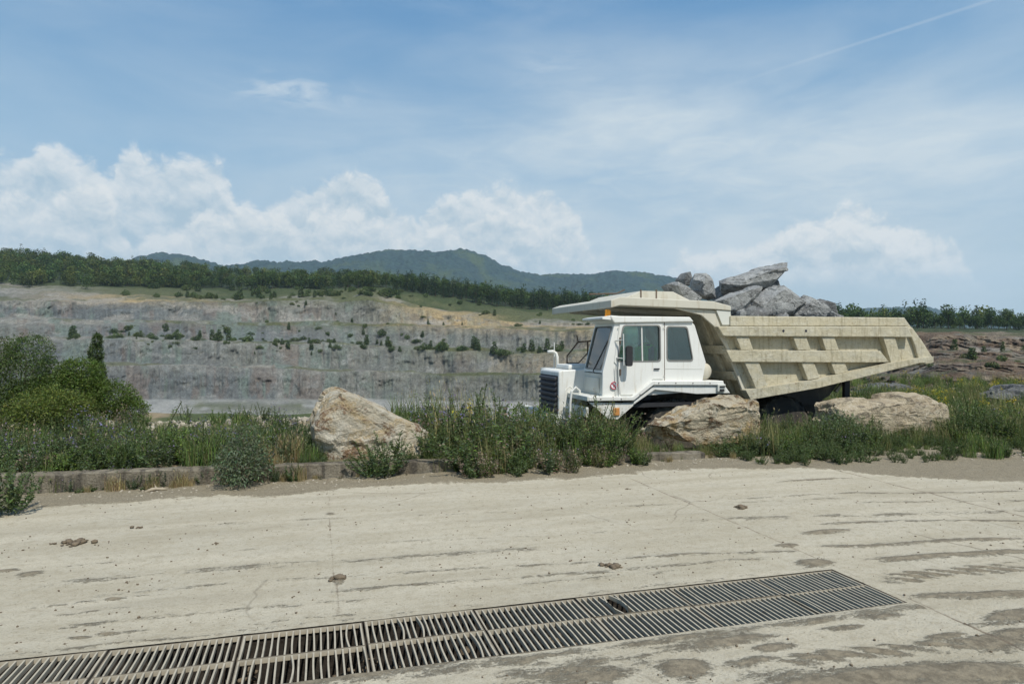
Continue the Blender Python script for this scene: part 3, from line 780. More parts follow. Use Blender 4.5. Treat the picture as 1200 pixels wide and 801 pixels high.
# canopy over the cab
cz = -.06
cp = PP([(716,351.5),(727,347.6),(836,352.8),(857,358.5),(857,364),(836,362.2),(727,357.6),(716,360.6)], cz)
can = MB(); can.prism(cp, side, cz, W + .04)
canopy = can.build('canopy', M['pale'], dump, bevel=.015)
b = MB()
ga = PP([(790,361),(838,363.5),(879,465),(873,465),(852,408),(838,383),(822,369)], .0)
b.prism(ga, side, .0, .06); b.build('canopy_gusset', M['pale'], dump, bevel=.008)
b = MB(); b.prism(ga, side, W - .12, W - .06); b.build('canopy_gusset', M['pale'], dump, bevel=.008)
for w in (.75, 1.6, 2.45):
    b = MB(); b.prism(PP([(722,358.6),(838,363.4),(842,368),(800,367.5),(722,361.5)], 0), side, w, w + .08); b.build('canopy_rib', M['pale'], dump)
b = MB(); hp = PP([(722,353),(752,340.6),(789,341.6),(817,356),(760,356)], .55)
b.prism(hp, side, .55, 2.75); hood_top = b.build('spill_guard', M['pale'], dump, bevel=.01)
for px in (751, 769):
    a = P(px, 340.4, .55); b = MB(); b.box((a[0] - .012, V0 + .538, a[1] - .19), (a[0] + .012, V0 + .56, a[1] + .02)); b.build('weld_seam', M['rust'], dump)
a = P(729, 347, 0); b = MB(); b.tube([(a[0] - .5, V0 + .45, a[1] + .06), (a[0] + .12, V0 + .5, a[1] + .09), (a[0] + .3, V0 + .52, a[1] + .17)], .014, 6); b.build('edge_bar', M['rust'], dump)
# underside beams and hoist of the body
for w in (.85, 2.2):
    b = MB(); b.prism([(bt[0][0] + .1, bt[0][1] - .05), (bt[1][0], bt[1][1] - .05), (bt[2][0] - .9, bt[2][1] - .05), (bt[2][0] - 1.0, bt[2][1] - .16), (bt[1][0], bt[1][1] - .36), (bt[0][0] + .1, bt[0][1] - .36)], side, w, w + .2)
    b.build('floor_beam', M['chassis'], dump)
# --- chassis ----------------------------------------------------------------
uF = at_v(655, 440, V0 + .95).x
uR = at_v(1000, 440, V0).x
b = MB()
for w in (.95, 2.1): b.box((uF + .3, V0 + w, .10), (uR + .35, V0 + w + .22, .52))
for x in (6.2, 8.2, 9.6, 11.0, 12.0): b.box((x, V0 + 1.17, .16), (x + .16, V0 + 2.1, .46))
b.build('chassis', M['chassis'], TR, bevel=.01)
b = MB(); b.box((uF + .8, V0 + .70, .05), (uF + 3.3, V0 + 2.1, .95)); b.build('dark_arch_filler', M['chassis'], TR, bevel=.04)  # dark box added to fill the gap under the wheel arch with shade
pA = at_v(960, 462, V0 + .5)
b = MB(); b.prism(PP([(905,463),(985,445.5),(972,463),(955,474),(905,474)], .5), side, .5, .64); b.build('pivot_bracket', M['chassis'], TR)
b = MB(); b.prism(PP([(979,458),(988,446.5),(990.5,447),(981.5,459.5)], .45), side, .45, .52); b.build('bracket_stay', M['tan'], TR)
a0 = P(990, 446, .35); a1 = P(996, 468, .35)
b = MB(); b.box((a0[0], V0 + .35, -.45), (a1[0], V0 + .43, a0[1])); b.build('mud_flap_post', M['dark'], TR)
# --- wheels ----------------------------------------------------------------
def wheel(u, w0, w1, r, z):
    n = 40; wd = w1 - w0
    prof = [(0, r*.52), (.0, r*.60), (.02, r*.86), (.07, r*.965), (.10, r), (wd-.10, r), (wd-.07, r*.965), (wd-.02, r*.86), (wd, r*.60), (wd, r*.52)]
    b = MB(); b.lathe((u, V0 + w0, z), (0, 1, 0), prof, n)
    for k in range(22):                                        # tread lugs
        t = 2 * math.pi * k / 22
        for (q0, q1, sh) in ((.04, wd * .48, 0), (wd * .52, wd - .04, .14)):
            vs8 = []
            for rr in (r * .97, r * 1.03):
                for (q, dt) in ((q0, -.07), (q0, .05), (q1, .11), (q1, -.01)):
                    ang = t + sh + dt
                    vs8.append((u + math.cos(ang) * rr, V0 + w0 + q, z + math.sin(ang) * rr))
            b.add(vs8, [(0,1,2,3),(7,6,5,4),(0,4,5,1),(1,5,6,2),(2,6,7,3),(3,7,4,0)])
    wh = b.build('wheel', M['rubber'], TR)
    b = MB(); q = w0 + .06
    b.lathe((u, V0 + q, z), (0, 1, 0), [(0, r*.54), (.02, r*.54), (.10, r*.44), (.14, r*.20), (.06, r*.18), (.04, .0)], 32)
    for k in range(10):
        t = 2 * math.pi * k / 10
        b.lathe((u + math.cos(t) * r*.30, V0 + q + .08, z + math.sin(t) * r*.30), (0, 1, 0), [(0, .022), (.05, .022)], 6)
    b.build('rim', M['chassis'], wh)
RW = .68; zW = -.62 + RW
uf = (P(770, 470)[0] + P(826, 470)[0]) / 2
wheel(uf, .10, .56, RW, zW); wheel(uf, 2.75, 3.2, RW, zW)
ur = P(925, 470)[0]
wheel(ur, .10, .52, RW, zW); wheel(ur, .60, 1.02, RW, zW); wheel(ur, 2.3, 2.72, RW, zW); wheel(ur, 2.8, 3.2, RW, zW)
b = MB(); b.tube([(uf, V0 + .3, zW), (uf, V0 + 3.0, zW)], .10); b.build('axle', M['chassis'], TR); b = MB(); b.tube([(ur, V0 + .3, zW), (ur, V0 + 3.0, zW)], .17)
b.build('axle', M['chassis'], TR)
# --- cab -------------------------------------------------------------------
CW = .96
Ab, At = (706.5, 435), (720.5, 378.5)
cab_side = PP([(706,464),Ab,At,(725,374),(808.5,374.5),(814,381),(827,424),(823,447),(823,458),(743,464)], 0)
win1 = PP([(729.5,381),(773.2,381),(773.8,423.5),(722.6,423.5)], 0)
win2 = PP([(781,382),(805.5,382.5),(812.5,423),(781.3,423)], 0)
w1 = roundpoly(win1, .075); w2 = roundpoly(win2, .075)
door_hole = roundpoly(PP([(724.5,377.6),(777,377.6),(777,446.5),(764,447),(743,464),(711,464)], 0), .02, 1)
b = MB(); b.plate(cab_side, [w1, w2], side, .0, .045)
cab = b.build('cab', M['white'], TR, bevel=.006)
b = MB(); b.plate(cab_side, [w1, w2], side, CW - .045, CW); b.build('far_side_wall', M['white'], cab)
# door skin with its own edge seam
dw = roundpoly([(a + (.012 if i in (1, 2) else -.012), c) for i, (a, c) in enumerate(win1)], .075)
dpoly = PP([(726.5,379),(776.8,379),(777.2,444),(765.5,444),(744,462.5),(727.5,462.5),(723.5,428),(719.8,424)], -.02)
b = MB(); b.plate(dpoly, [w1], side, -.018, -.001); door = b.build('door', M['white'], cab, bevel=.005)
hp_ = at_v(770, 432, V0 - .03); b = MB(); b.box((hp_.x - .07, V0 - .045, hp_.z - .012), (hp_.x + .05, V0 - .02, hp_.z + .012)); b.build('handle', M['dark'], door, bevel=.004)
def frame_of(loop, th, t0, t1, name, mat, par):
    c = Vector((sum(p[0] for p in loop) / len(loop), sum(p[1] for p in loop) / len(loop)))
    inner = []
    for p in loop:
        d = Vector(p) - c; inner.append(tuple(c + d * (1 - th / max(d.length, .01))))
    b = MB(); b.plate(loop, [inner], side, t0, t1); return b.build(name, M[mat], par), inner
grow = lambda loop, g: [tuple(Vector((sum(p[0] for p in loop) / len(loop), sum(p[1] for p in loop) / len(loop))) + (Vector(p) - Vector((sum(q[0] for q in loop) / len(loop), sum(q[1] for q in loop) / len(loop)))) * g) for p in loop]
M['rubber_seal'] = simple('window_seal', (.20, .20, .185), .7, var=.2)
for loop, par, off in ((w1, door, -.024), (w2, cab, -.008)):
    wf, inner = frame_of(grow(loop, 1.02), .032, off, .03, 'window', 'rubber_seal', par)
    b = MB(); b.prism(grow(inner, 1.01), side, .010, .016); b.build('pane', M['glass'], par)
    b = MB(); b.prism(grow(inner, 1.01), side, CW - .03, CW - .024); b.build('pane', M['windshield'], par)
dv = P(752, 381); dv2 = P(753, 423)
b = MB(); b.prism([(dv[0]-.014, dv[1]), (dv[0]+.014, dv[1]), (dv2[0]+.014, dv2[1]), (dv2[0]-.014, dv2[1])], side, .001, .02); b.build('window_bar', M['chrome'], door)
# raking front with windscreen
f0 = P(*Ab); f1 = P(*At)
def front(a, s, t):                     # a: across the cab, s: up the rake, t: outward thickness
    u = f0[0] + (f1[0] - f0[0]) * s; z = f0[1] + (f1[1] - f0[1]) * s
    n = Vector((-(f1[1] - f0[1]), 0, (f1[0] - f0[0]))).normalized()
    return Vector((u, V0 + a, z)) + n * t
wsl = [(.07, .02), (CW - .06, .02), (CW - .06, .94), (.07, .94)]
b = MB(); b.plate([(.046, -.03), (CW - .046, -.03), (CW - .046, 1.0), (.046, 1.0)], [roundpoly(wsl, .05)], front, -.04, -.001); b.build('front_frame', M['white'], cab)
b = MB(); b.plate(roundpoly(wsl, .05), [roundpoly([(.10, .045), (CW - .09, .045), (CW - .09, .925), (.10, .925)], .05)], front, -.03, .012)
ws = b.build('windscreen', M['rubber_seal'], cab)
b = MB(); b.prism(roundpoly([(.09, .035), (CW - .08, .035), (CW - .08, .935), (.09, .935)], .05), front, -.016, -.010); b.build('pane', M['windshield'], ws)
b = MB(); q0 = front(.22, -.02, .05); q1 = front(.12, .40, .05)
b.tube([front(.36, -.05, .01), front(.33, -.02, .06), q1], .012, 6); b.tube([front(.30, .06, .045), front(.02, .62, .045)], .014, 6); b.build('wiper', M['dark'], ws)
lo = P(706, 464); 
b = MB(); b.box((f0[0] - .004, V0 + .046, lo[1]), (f0[0] + .05, V0 + CW - .046, f0[1] - .05)); b.build('front_panel', M['white2'], cab, bevel=.01)
b = MB(); b.box((f0[0] - .02, V0 + .15, lo[1] + .06), (f0[0] - .006, V0 + CW - .12, f0[1] - .13)); b.build('front_hatch', M['white2'], cab, bevel=.008)
# rear wall, floor, roof with visor
rp0, rp1, rp2 = P(814, 381), P(827, 424), P(823, 458)
b = MB(); b.prism([rp0, rp1, rp2, (rp2[0]-.04, rp2[1]), (rp1[0]-.04, rp1[1]), (rp0[0]-.04, rp0[1])], side, .046, CW - .046); b.build('rear_wall', M['white'], cab)
b = MB(); b.box((f0[0] + .06, V0 + .05, .62), (rp2[0] - .05, V0 + CW - .05, .70)); b.build('cab_floor', M['dark'], cab)
rz = P(766, 374)[1]
ra, rb_ = P(715, 370, -.05), P(812, 374, -.05)
b = MB(); b.prism(PP([(716,372.5),(716,369.3),(727,370.2),(809,371.2),(813.5,377),(720,378.3)], -.05), side, -.05, CW + .05)
roof = b.build('cab_roof', M['white'], cab, bevel=.02)
v0_ = P(716, 369.3, -.05); v1_ = P(717, 373, -.05)
b = MB(); b.prism([(v0_[0]+.02, v0_[1]), (v0_[0] - .17, v0_[1] - .035), (v0_[0] - .17, v0_[1] - .075), (v1_[0]+.02, v1_[1]-.03)], side, -.03, CW + .03); b.build('visor', M['white'], cab, bevel=.008)
bc = at_v(709.5, 364.5, V0 + .12)
b = MB(); zb = v0_[1]
b.lathe((bc.x + .05, bc.y, zb - .03), (0, 0, 1), [(0, .065), (.035, .065), (.035, .055), (.13, .055), (.15, .03)], 20)
beacon = b.build('beacon', M['amber'], cab, smooth=False, bevel=.004)
# inside
b = MB(); su = f0[0] + .67
b.box((su, V0 + .26, .72), (su + .50, V0 + .74, 1.10)); b.box((su + .42, V0 + .24, 1.10), (su + .56, V0 + .76, 1.86)); seat = b.build('driver_seat', M['seat'], cab, bevel=.05)
b = MB(); c = Vector((f0[0] + .58, V0 + .50, 1.40)); ax = Vector((-.55, 0, .83)); a_ = Vector((0, 1, 0)); b_ = ax.cross(a_)
b.tube([c + (a_ * math.cos(t) + b_ * math.sin(t)) * .21 for t in [2 * math.pi * k / 24 for k in range(25)]], .016, 6, cap=False)
b.tube([c, c - ax * .75], .03, 8); b.build('steering_wheel', M['dark'], cab)
b = MB(); b.box((f0[0] + .08, V0 + .05, .75), (f0[0] + .40, V0 + CW - .05, 1.28)); b.build('dashboard', M['dark'], cab, bevel=.03)
b = MB()
pc = [P(731.5,382), P(741,381.5), P(741,389), P(738.5,398), P(736,396), P(732,388)]
b.prism(pc, side, .40, .42); b.build('sun_cloth', M['cloth'], cab)
# hi-vis vest over the seat back
vt = MB(); q = Vector((su + .40, V0 + .20, 0))
prof = []
for i in range(13):
    for j in range(9):
        a = i / 12; c_ = j / 8
        drop = .60 * a if a < .5 else .60 * (1 - a)
        x = su + .40 - .015 - .02 * math.sin(j * 1.9) if a < .5 else su + .58 + .01 * math.sin(j * 2.3)
        zz = 1.89 - abs(.5 - a) * 2 * .46 - .05 * (abs(c_ - .5) * 2) ** 2
        if abs(a - .5) < .06: x = su + .49
        prof.append((x, V0 + .20 + c_ * .56, zz))
fsv = [(i*9+j, i*9+j+1, (i+1)*9+j+1, (i+1)*9+j) for i in range(12) for j in range(8)]
vt.add(prof, fsv)
vest = vt.build('safety_vest', M['hivis'], loc=(su + .49, V0 + .5, 1.89), smooth=True)
sm = vest.modifiers.new('cloth', 'SOLIDIFY'); sm.thickness = .012
tag(vest, 'bright green safety vest hung over the seat inside the truck cab', 'vest')
# mirror
mb_ = MB(); m0 = at_v(733.5, 429, V0 - .18); m1 = at_v(740.5, 405, V0 - .18)
mb_.prism(roundpoly([(m0.x, m0.z), (m1.x, m0.z), (m1.x, m1.z), (m0.x, m1.z)], .05), side, -.22, -.15)
mir = mb_.build('wing_mirror', M['dark'], cab, bevel=.02)
b = MB(); b.tube([at_v(721,399,V0-.01), at_v(730.5,398,V0-.17), at_v(730.5,396,V0-.18)], .012, 6); b.tube([at_v(730.5,391,V0-.18), at_v(731,428,V0-.18)], .012, 6); b.tube([at_v(722,419,V0-.01), at_v(731,420,V0-.18)], .012, 6); b.build('mirror_arm', M['chrome'], mir)
b = MB(); b.tube([at_v(724.5,429,V0-.04), at_v(726.2,462,V0-.04)], .014, 6); b.tube([at_v(721.5,428,V0-.05), at_v(723,463,V0-.05)], .010, 6); b.build('grab_rail', M['chrome'], cab)
# no passengers sign on the cab corner
sc_ = at_v(719.4, 451.5, V0 - .022)
b = MB(); b.lathe(sc_, (0, 1, 0), [(0, .068), (.006, .068)], 32); sg = b.build('warning_sign', M['signwhite'], cab)
ring_o = [(sc_.x + .074 * math.cos(t), sc_.z + .074 * math.sin(t)) for t in [2 * math.pi * k / 32 for k in range(32)]]
ring_i = [(sc_.x + .058 * math.cos(t), sc_.z + .058 * math.sin(t)) for t in [2 * math.pi * k / 32 for k in range(32)]]
b = MB(); b.plate(ring_o, [ring_i], side, -.030, -.0235)
dd = Vector((.707, .707)) * .06; nn_ = Vector((.707, -.707)) * .007
b.prism([(sc_.x - dd.x + nn_.x, sc_.z + dd.y + nn_.y*-1), (sc_.x + dd.x + nn_.x, sc_.z - dd.y - nn_.y), (sc_.x + dd.x - nn_.x, sc_.z - dd.y + nn_.y), (sc_.x - dd.x - nn_.x, sc_.z + dd.y + nn_.y)], side, -.0295, -.0232)
b.build('red_ring', M['red'], sg)
b = MB()
hd = [(sc_.x + .010 * math.cos(t), sc_.z + .036 + .010 * math.sin(t)) for t in [2 * math.pi * k / 12 for k in range(12)]]
b.prism(hd, side, -.026, -.0226)
fig = [(-.012,.025),(.012,.025),(.028,.000),(.022,-.004),(.010,.012),(.008,-.008),(.022,-.040),(.013,-.042),(0,-.014),(-.014,-.042),(-.023,-.039),(-.008,-.008),(-.010,.010),(-.026,.012),(-.026,.018)]
b.prism([(sc_.x + x, sc_.z + z) for x, z in fig], side, -.026, -.0226); b.build('figure', M['ink'], sg)
# --- fender, steps, bumper ----------------------------------------------------
band = [(683.5,463),(690.5,471.2),(742.5,472.2),(768,455.8),(853,457),(848,446.2),(764.5,446),(742,464.2),(710,464.5)]
b = MB(); b.prism(PP([(690,464.4),(742,464.4),(764.5,446),(848,446),(849,451.3),(766,451.2),(743,469.2),(690.5,470.0)], -.10), side, -.10, .50)
fender = b.build('fender', M['white'], TR, bevel=.015)
b = MB(); b.prism(PP([(742.5,474.2),(767.5,456.6),(817,461.6),(856,460.5),(850,452),(767,451.8),(743,469.6)], -.06), side, -.06, .46); b.build('arch_panel', M['white'], fender, bevel=.012)
a = at_v(690, 464.5, V0 - .10); c = at_v(690.5, 470, V0 - .10)
fu = a.x
b = MB(); b.box((fu - .03, V0 - .10, c.z), (fu + .005, V0 + 1.0, a.z)); b.box((fu, V0 - .08, a.z - .02), (f0[0] + .1, V0 + 1.0, a.z - .002)); b.build('front_step', M['white2'], fender, bevel=.008)
b = MB(); b.prism(PP([(690,471.2),(743,472.3),(742.5,475),(723.5,491.5),(714,491.5)], -.04), side, -.04, .02)
bump = b.build('bumper_plate', M['white'], TR, bevel=.01)
b = MB(); b.box((fu - .04, V0 - .05, .47), (fu + .02, V0 + .96, .66)); b.box((uF - .10, V0 + .9, .12), (uF + .06, V0 + W, .42)); b.build('bumper_beam', M['white2'], bump, bevel=.012)
ql = at_v(722.5, 483, V0 - .045); b = MB(); b.box((ql.x - .07, V0 - .065, ql.z - .06), (ql.x + .06, V0 - .042, ql.z + .09)); b.build('side_lamp', M['lamp'], bump, bevel=.01)
for w in (.18, .42, .66):
    b = MB(); b.tube([(fu - .02, V0 + w, .62), (fu - .02, V0 + w, .30)], .02, 8); b.build('step_hanger', M['white2'], bump)
ladder = MB()
for w in (.62, .98):
    ladder.tube([(fu - .10, V0 + w, -.02), (fu - .10, V0 + w, .66), (fu - .07, V0 + w, .92), (fu + .02, V0 + w, 1.0), (fu + .10, V0 + w, .93), (fu + .11, V0 + w, .70)], .024, 8)
for z in (.10, .34, .58): ladder.tube([(fu - .10, V0 + .62, z), (fu - .10, V0 + .98, z)], .018, 6)
ladder.build('ladder', M['white'], TR)
# rear light cluster at the end of the fender
rl = at_v(843, 455, V0 - .08)
b = MB(); b.box((rl.x - .06, V0 - .12, rl.z - .06), (rl.x + .12, V0 - .02, rl.z + .09)); lb = b.build('light_bracket', M['white2'], fender, bevel=.01)
b = MB(); b.box((rl.x - .02, V0 - .14, rl.z - .05), (rl.x + .08, V0 - .122, rl.z - .005)); b.box((rl.x - .02, V0 - .14, rl.z + .03), (rl.x + .10, V0 - .122, rl.z + .055)); b.build('marker_lamp', M['dark'], lb, bevel=.004)
# air tank behind the cab
tc = at_v(827.5, 435, V0 + .12)
b = MB(); b.lathe((tc.x, V0 + .12, tc.z), (0, 1, 0), [(0, .05), (.03, .13), (.07, .17), (.75, .17), (.80, .12), (.83, .05)], 24); b.build('air_tank', M['pale'], TR, smooth=True)
# --- hood with grille ----------------------------------------------------------
HW0, HW1 = .965, 2.15
hz1 = at_v(655, 434.5, V0 + HW0).z; hz0 = .22
hb = at_v(742, 430, V0 + HW0).x
b = MB(); b.prism([(uF, hz0), (uF, hz1 - .02), (uF + .03, hz1), (hb, hz1 + .10), (hb, hz0 + .35), (uF + .75, hz0 + .35), (uF + .55, hz0)], side, HW0, HW1)
hood = b.build('hood', M['white'], TR, bevel=.025)
b = MB(); zt, zb = hz1 - .10, .16
b.box((uF - .012, V0 + HW0 + .05, zb), (uF - .002, V0 + HW1 - .06, zt)); grille = b.build('grille', M['ink'], hood)
for k in range(9):
    z0 = zt - .025 - k * .105
    if z0 < zb + .08: break
    b = MB(); b.prism([(uF - .016, z0), (uF - .055, z0 - .02), (uF - .060, z0 - .070), (uF - .016, z0 - .055)], side, HW0 + .07, HW1 - .08); b.build('grille_slat', M['grille'], grille, bevel=.006)
b = MB(); b.tube([(uF + .35, V0 + HW0 - .02, .34), (uF + .42, V0 + HW0 - .05, .74), (uF + .58, V0 + HW0 - .05, .80), (uF + .72, V0 + HW0 - .03, .66)], .028, 8); b.build('hose', M['white'], hood)
b = MB(); b.box((uF + .30, V0 + 1.2, hz1 + .02), (uF + .95, V0 + 2.0, hz1 + .115)); b.build('hood_cover', M['white'], hood, bevel=.03)
b = MB(); pb = at_v(653, 432, V0 + 1.95)
tz = at_v(650, 411.5, V0 + 1.95).z
b.tube([(pb.x, pb.y, hz1), (pb.x, pb.y, tz - .12), (pb.x - .03, pb.y, tz - .04), (pb.x - .10, pb.y, tz), (pb.x - .22, pb.y, tz - .01)], .034, 10)
b.build('intake_pipe', M['white'], hood, smooth=True)
b = MB(); q0 = at_v(649.5, 431, V0 + 2.05); q1 = at_v(649.5, 401, V0 + 2.05); b.tube([(q0.x, q0.y, hz1), q1], .014, 6); b.build('marker_rod', M['chrome'], hood)
# far fender deck and its thin guard rail
b = MB(); b.box((uF + .35, V0 + HW1 + .01, .95), (hb, V0 + W - .1, 1.30)); deck = b.build('far_fender', M['white2'], TR, bevel=.02)
g = [at_v(x, y, V0 + 2.95) for x, y in ((664.5,427),(664.5,417),(677.5,400.5),(692,399.5),(702,399.5))]
b = MB(); b.tube(g, .017, 6); b.tube([at_v(688.5,399.5,V0+2.95), at_v(689,428,V0+2.95)], .017, 6); b.tube([at_v(689,413,V0+2.95), at_v(678,425,V0+2.95), at_v(664.5,425,V0+2.95)], .014, 6)
b.tube([at_v(677.5,400.5,V0+2.95), at_v(676,393,V0+2.95)], .014, 6); b.tube([at_v(664.5,426,V0+2.95), Vector((at_v(664.5,426,V0+2.95).x, V0+2.95, 1.28))], .017, 6)
b.tube([at_v(689,427,V0+2.95), Vector((at_v(689,427,V0+2.95).x, V0+2.95, 1.28))], .017, 6); b.build('guard_rail', M['rust'], deck)

for (x, y) in ((724.5,384),(724,420),(778,384),(778,440),(746,460)):
    p = at_v(x, y, V0 - .02); b = MB(); b.lathe(p + Vector((0, -.006, 0)), (0, 1, 0), [(0, .012), (.008, .014)], 8); b.build('bolt', M['white2'], door)
for y in (399, 436):
    p = at_v(726.5, y, V0 - .02); b = MB(); b.lathe(p + Vector((0, -.012, -.06)), (0, 0, 1), [(0, .016), (.12, .016)], 8); b.build('hinge', M['rust'], door)
b = MB(); b.prism(PP([(778.3,377),(779,377),(779.2,445.6),(778.5,445.6)], -.003), side, -.003, -.0005); b.build('panel_seam', M['rust'], cab)
b = MB(); b.prism(PP([(779,431.5),(823,432),(823,432.6),(779,432.1)], -.004), side, -.004, -.0005); b.build('panel_seam', M['white2'], cab)
for px in (700, 735, 790, 835):
    pass
for (x, y) in ((772,448.6),(792,448.6),(812,448.7),(832,448.8),(750,462),(704,467.3),(728,467.4)):
    p = at_v(x, y, V0 - .10); b = MB(); b.lathe(p + Vector((0, -.008, 0)), (0, 1, 0), [(0, .011), (.01, .013)], 8); b.build('bolt', M['rust'], fender)
# ================================================================ rocks
M['blackrock'] = rock_mat('weathered_dark_rock', [(.12,.12,.115),(.08,.08,.078),(.19,.19,.18),(.035,.035,.035),(.24,.24,.23)], 1.0, .06, .75)
def rock(name, outline, vc, thick, mat, seed, label, cat, group=None, rough=.05, sub=4, facets=.7, lo=.62, hi=.85):
    """angular block: hull round the outline at its own distance, with depth both ways, then broken up by noise"""
    rr = random.Random(seed)
    pts = [at_v(x, y, vc) for x, y in outline]
    c = sum(pts, Vector()) / len(pts)
    allp = []
    for p in pts:
        d = p - c
        allp.append(p + Vector((0, rr.uniform(-.15, .15) * thick, 0)))
        for s, k in ((-1, rr.uniform(lo, hi)), (1, rr.uniform(lo, hi))):
            allp.append(c + d * k + Vector((0, s * thick * rr.uniform(.32, .5), 0)))
    bm = bmesh.new()
    for p in allp: bm.verts.new(p)
    r = bmesh.ops.convex_hull(bm, input=bm.verts)
    bmesh.ops.delete(bm, geom=[g for g in bm.verts if not g.link_faces], context='VERTS')
    bmesh.ops.triangulate(bm, faces=bm.faces)
    size = max((max(p[i] for p in pts) - min(p[i] for p in pts)) for i in (0, 2))
    for k in range(sub):
        el = [e for e in bm.edges if e.calc_length() > size * .028]
        if el: bmesh.ops.subdivide_edges(bm, edges=el, cuts=1, use_grid_fill=False)
        bmesh.ops.triangulate(bm, faces=[f for f in bm.faces if len(f.verts) > 3])
    bm.normal_update()
    so = Vector((seed * 3.7, seed * 1.3, seed * 5.1)); f1 = 2.2 / size; new = []
    for v in bm.verts:
        p = v.co
        n = mnoise.fractal(p * f1 + so, .9, 2.1, 6)
        cell = mnoise.cell(p * f1 * 1.6 + so + Vector((n, n * .5, -n)) * .5)
        rd_ = abs(mnoise.fractal(p * f1 * 2.7 + so * 2, .8, 2.1, 5))
        d = (n * .55 + (cell - .5) * .8 * facets - rd_ * .55) * rough * size
        new.append(p + v.normal * d)
    for v, q in zip(bm.verts, new): v.co = q
    me = bpy.data.meshes.new(name)
    base = Vector((c.x, c.y, min(q.z for q in new)))
    for v in bm.verts: v.co -= base
    bm.to_mesh(me); bm.free(); me.materials.append(mat)
    o = bpy.data.objects.new(name, me); COL.objects.link(o); o.location = base
    return tag(o, label, cat, group)
sc6 = lambda pts: [(320 + .3 * x, 430 + .3 * y) for x, y in pts]
rock('boulder', sc6([(140,215),(178,118),(205,94),(245,80),(300,96),(360,124),(430,158),(560,213),(632,262),(610,330),(560,390),(400,410),(240,380),(160,330)]), 10.95, 1.5, M['boulder'], 3,
     'large cream and ochre boulder sloping down to the right, alone by the kerb', 'boulder', rough=.04, lo=.82, hi=.96)
sc7 = lambda pts: [(640 + .2667 * x, 430 + .2667 * y) for x, y in pts]
rock('boulder', sc7([(425,242),(560,200),(680,132),(850,124),(905,147),(912,262),(880,330),(720,350),(600,345),(430,300)]), 10.85, 1.1, M['boulder2'], 8,
     'ochre and white boulder in front of the truck cab', 'boulder', rough=.045, lo=.75, hi=.93)
sc8 = lambda pts: [(920 + .3244 * x, 340 + .3244 * y) for x, y in pts]
rock('boulder', sc8([(120,420),(150,402),(250,384),(450,374),(520,390),(548,450),(548,500),(480,550),(200,550),(110,500)]), 11.3, 1.1, M['boulder3'], 14,
     'flat topped grey brown boulder below the tail of the tipper body', 'boulder', rough=.035, lo=.8, hi=.95)
rock('boulder', [(1154,465),(1170,458),(1200,451),(1235,450),(1245,470),(1215,485),(1160,482)], 22.0, 3.0, M['blackrock'], 21,
     'dark grey boulder in the weeds at the right edge of the verge', 'boulder', rough=.06)
rock('boulder', [(975,474),(1000,455),(1022,445),(1048,446),(1080,460),(1095,474),(1040,480)], 30.0, 3.5, M['blackrock'], 23,
     'streaked grey boulder far behind the tail of the tipper body', 'boulder', rough=.06)
G = 'grey rocks loaded in the tipper body'
z4 = lambda pts: [(820 + .287 * x, 290 + .287 * y) for x, y in pts]
s6 = lambda pts: [(770 + .1833 * x, 300 + .1833 * y) for x, y in pts]
def load(pts, w, th, seed, lab, mat='greyrock', rough=.05):
    rock('loaded_rock', pts, V0 + w, th, M[mat], seed, lab, 'rock', G, rough * .42, facets=.9, lo=.45, hi=.95)
load(s6([(388,180),(430,142),(560,100),(700,55),(815,45),(806,85),(750,170),(670,225),(430,262),(395,225)]), 1.6, 1.0, 31, 'long grey slab on top of the truck load, its tip rising to the right')
load(s6([(215,150),(245,108),(285,103),(340,140),(370,210),(365,270),(320,285),(255,270),(215,200)]), 1.3, .6, 32, 'upright egg shaped grey rock on the load, behind the canopy')
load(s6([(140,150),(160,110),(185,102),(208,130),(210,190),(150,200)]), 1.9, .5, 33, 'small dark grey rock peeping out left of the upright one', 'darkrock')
load(s6([(55,180),(90,165),(150,168),(210,200),(255,275),(250,330),(140,330),(100,230)]), 1.0, .7, 34, 'sloping grey slab at the front of the load beside the canopy')
load(s6([(350,285),(480,225),(610,190),(655,190),(640,250),(540,350),(500,400),(360,390)]), .75, .5, 35, 'flat smooth grey slab leaning under the long top slab')
load(s6([(600,330),(620,270),(720,215),(760,175),(800,178),(900,245),(905,300),(860,400),(640,420),(590,380)]), .95, .7, 36, 'big grey block with a shadowed notch in the middle of the load')
load(s6([(880,290),(940,245),(1000,265),(1070,345),(1075,420),(900,420),(850,380)]), .85, .6, 37, 'rough pale grey rock near the right end of the load')
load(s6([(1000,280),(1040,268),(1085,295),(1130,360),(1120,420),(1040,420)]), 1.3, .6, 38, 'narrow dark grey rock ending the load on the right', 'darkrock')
load(s6([(1090,350),(1120,350),(1170,382),(1175,430),(1090,430)]), .8, .4, 39, 'low pale rock tip at the right foot of the load')
load(s6([(505,350),(560,330),(615,345),(620,385),(560,410),(500,400)]), .50, .35, 40, 'small light grey rock against the front of the top lip')
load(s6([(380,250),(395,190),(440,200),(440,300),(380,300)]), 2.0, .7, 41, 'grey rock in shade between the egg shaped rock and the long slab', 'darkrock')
load(s6([(620,260),(660,175),(765,155),(790,240),(700,310)]), 1.7, .6, 42, 'dark grey rock wedged under the right end of the long slab', 'darkrock')
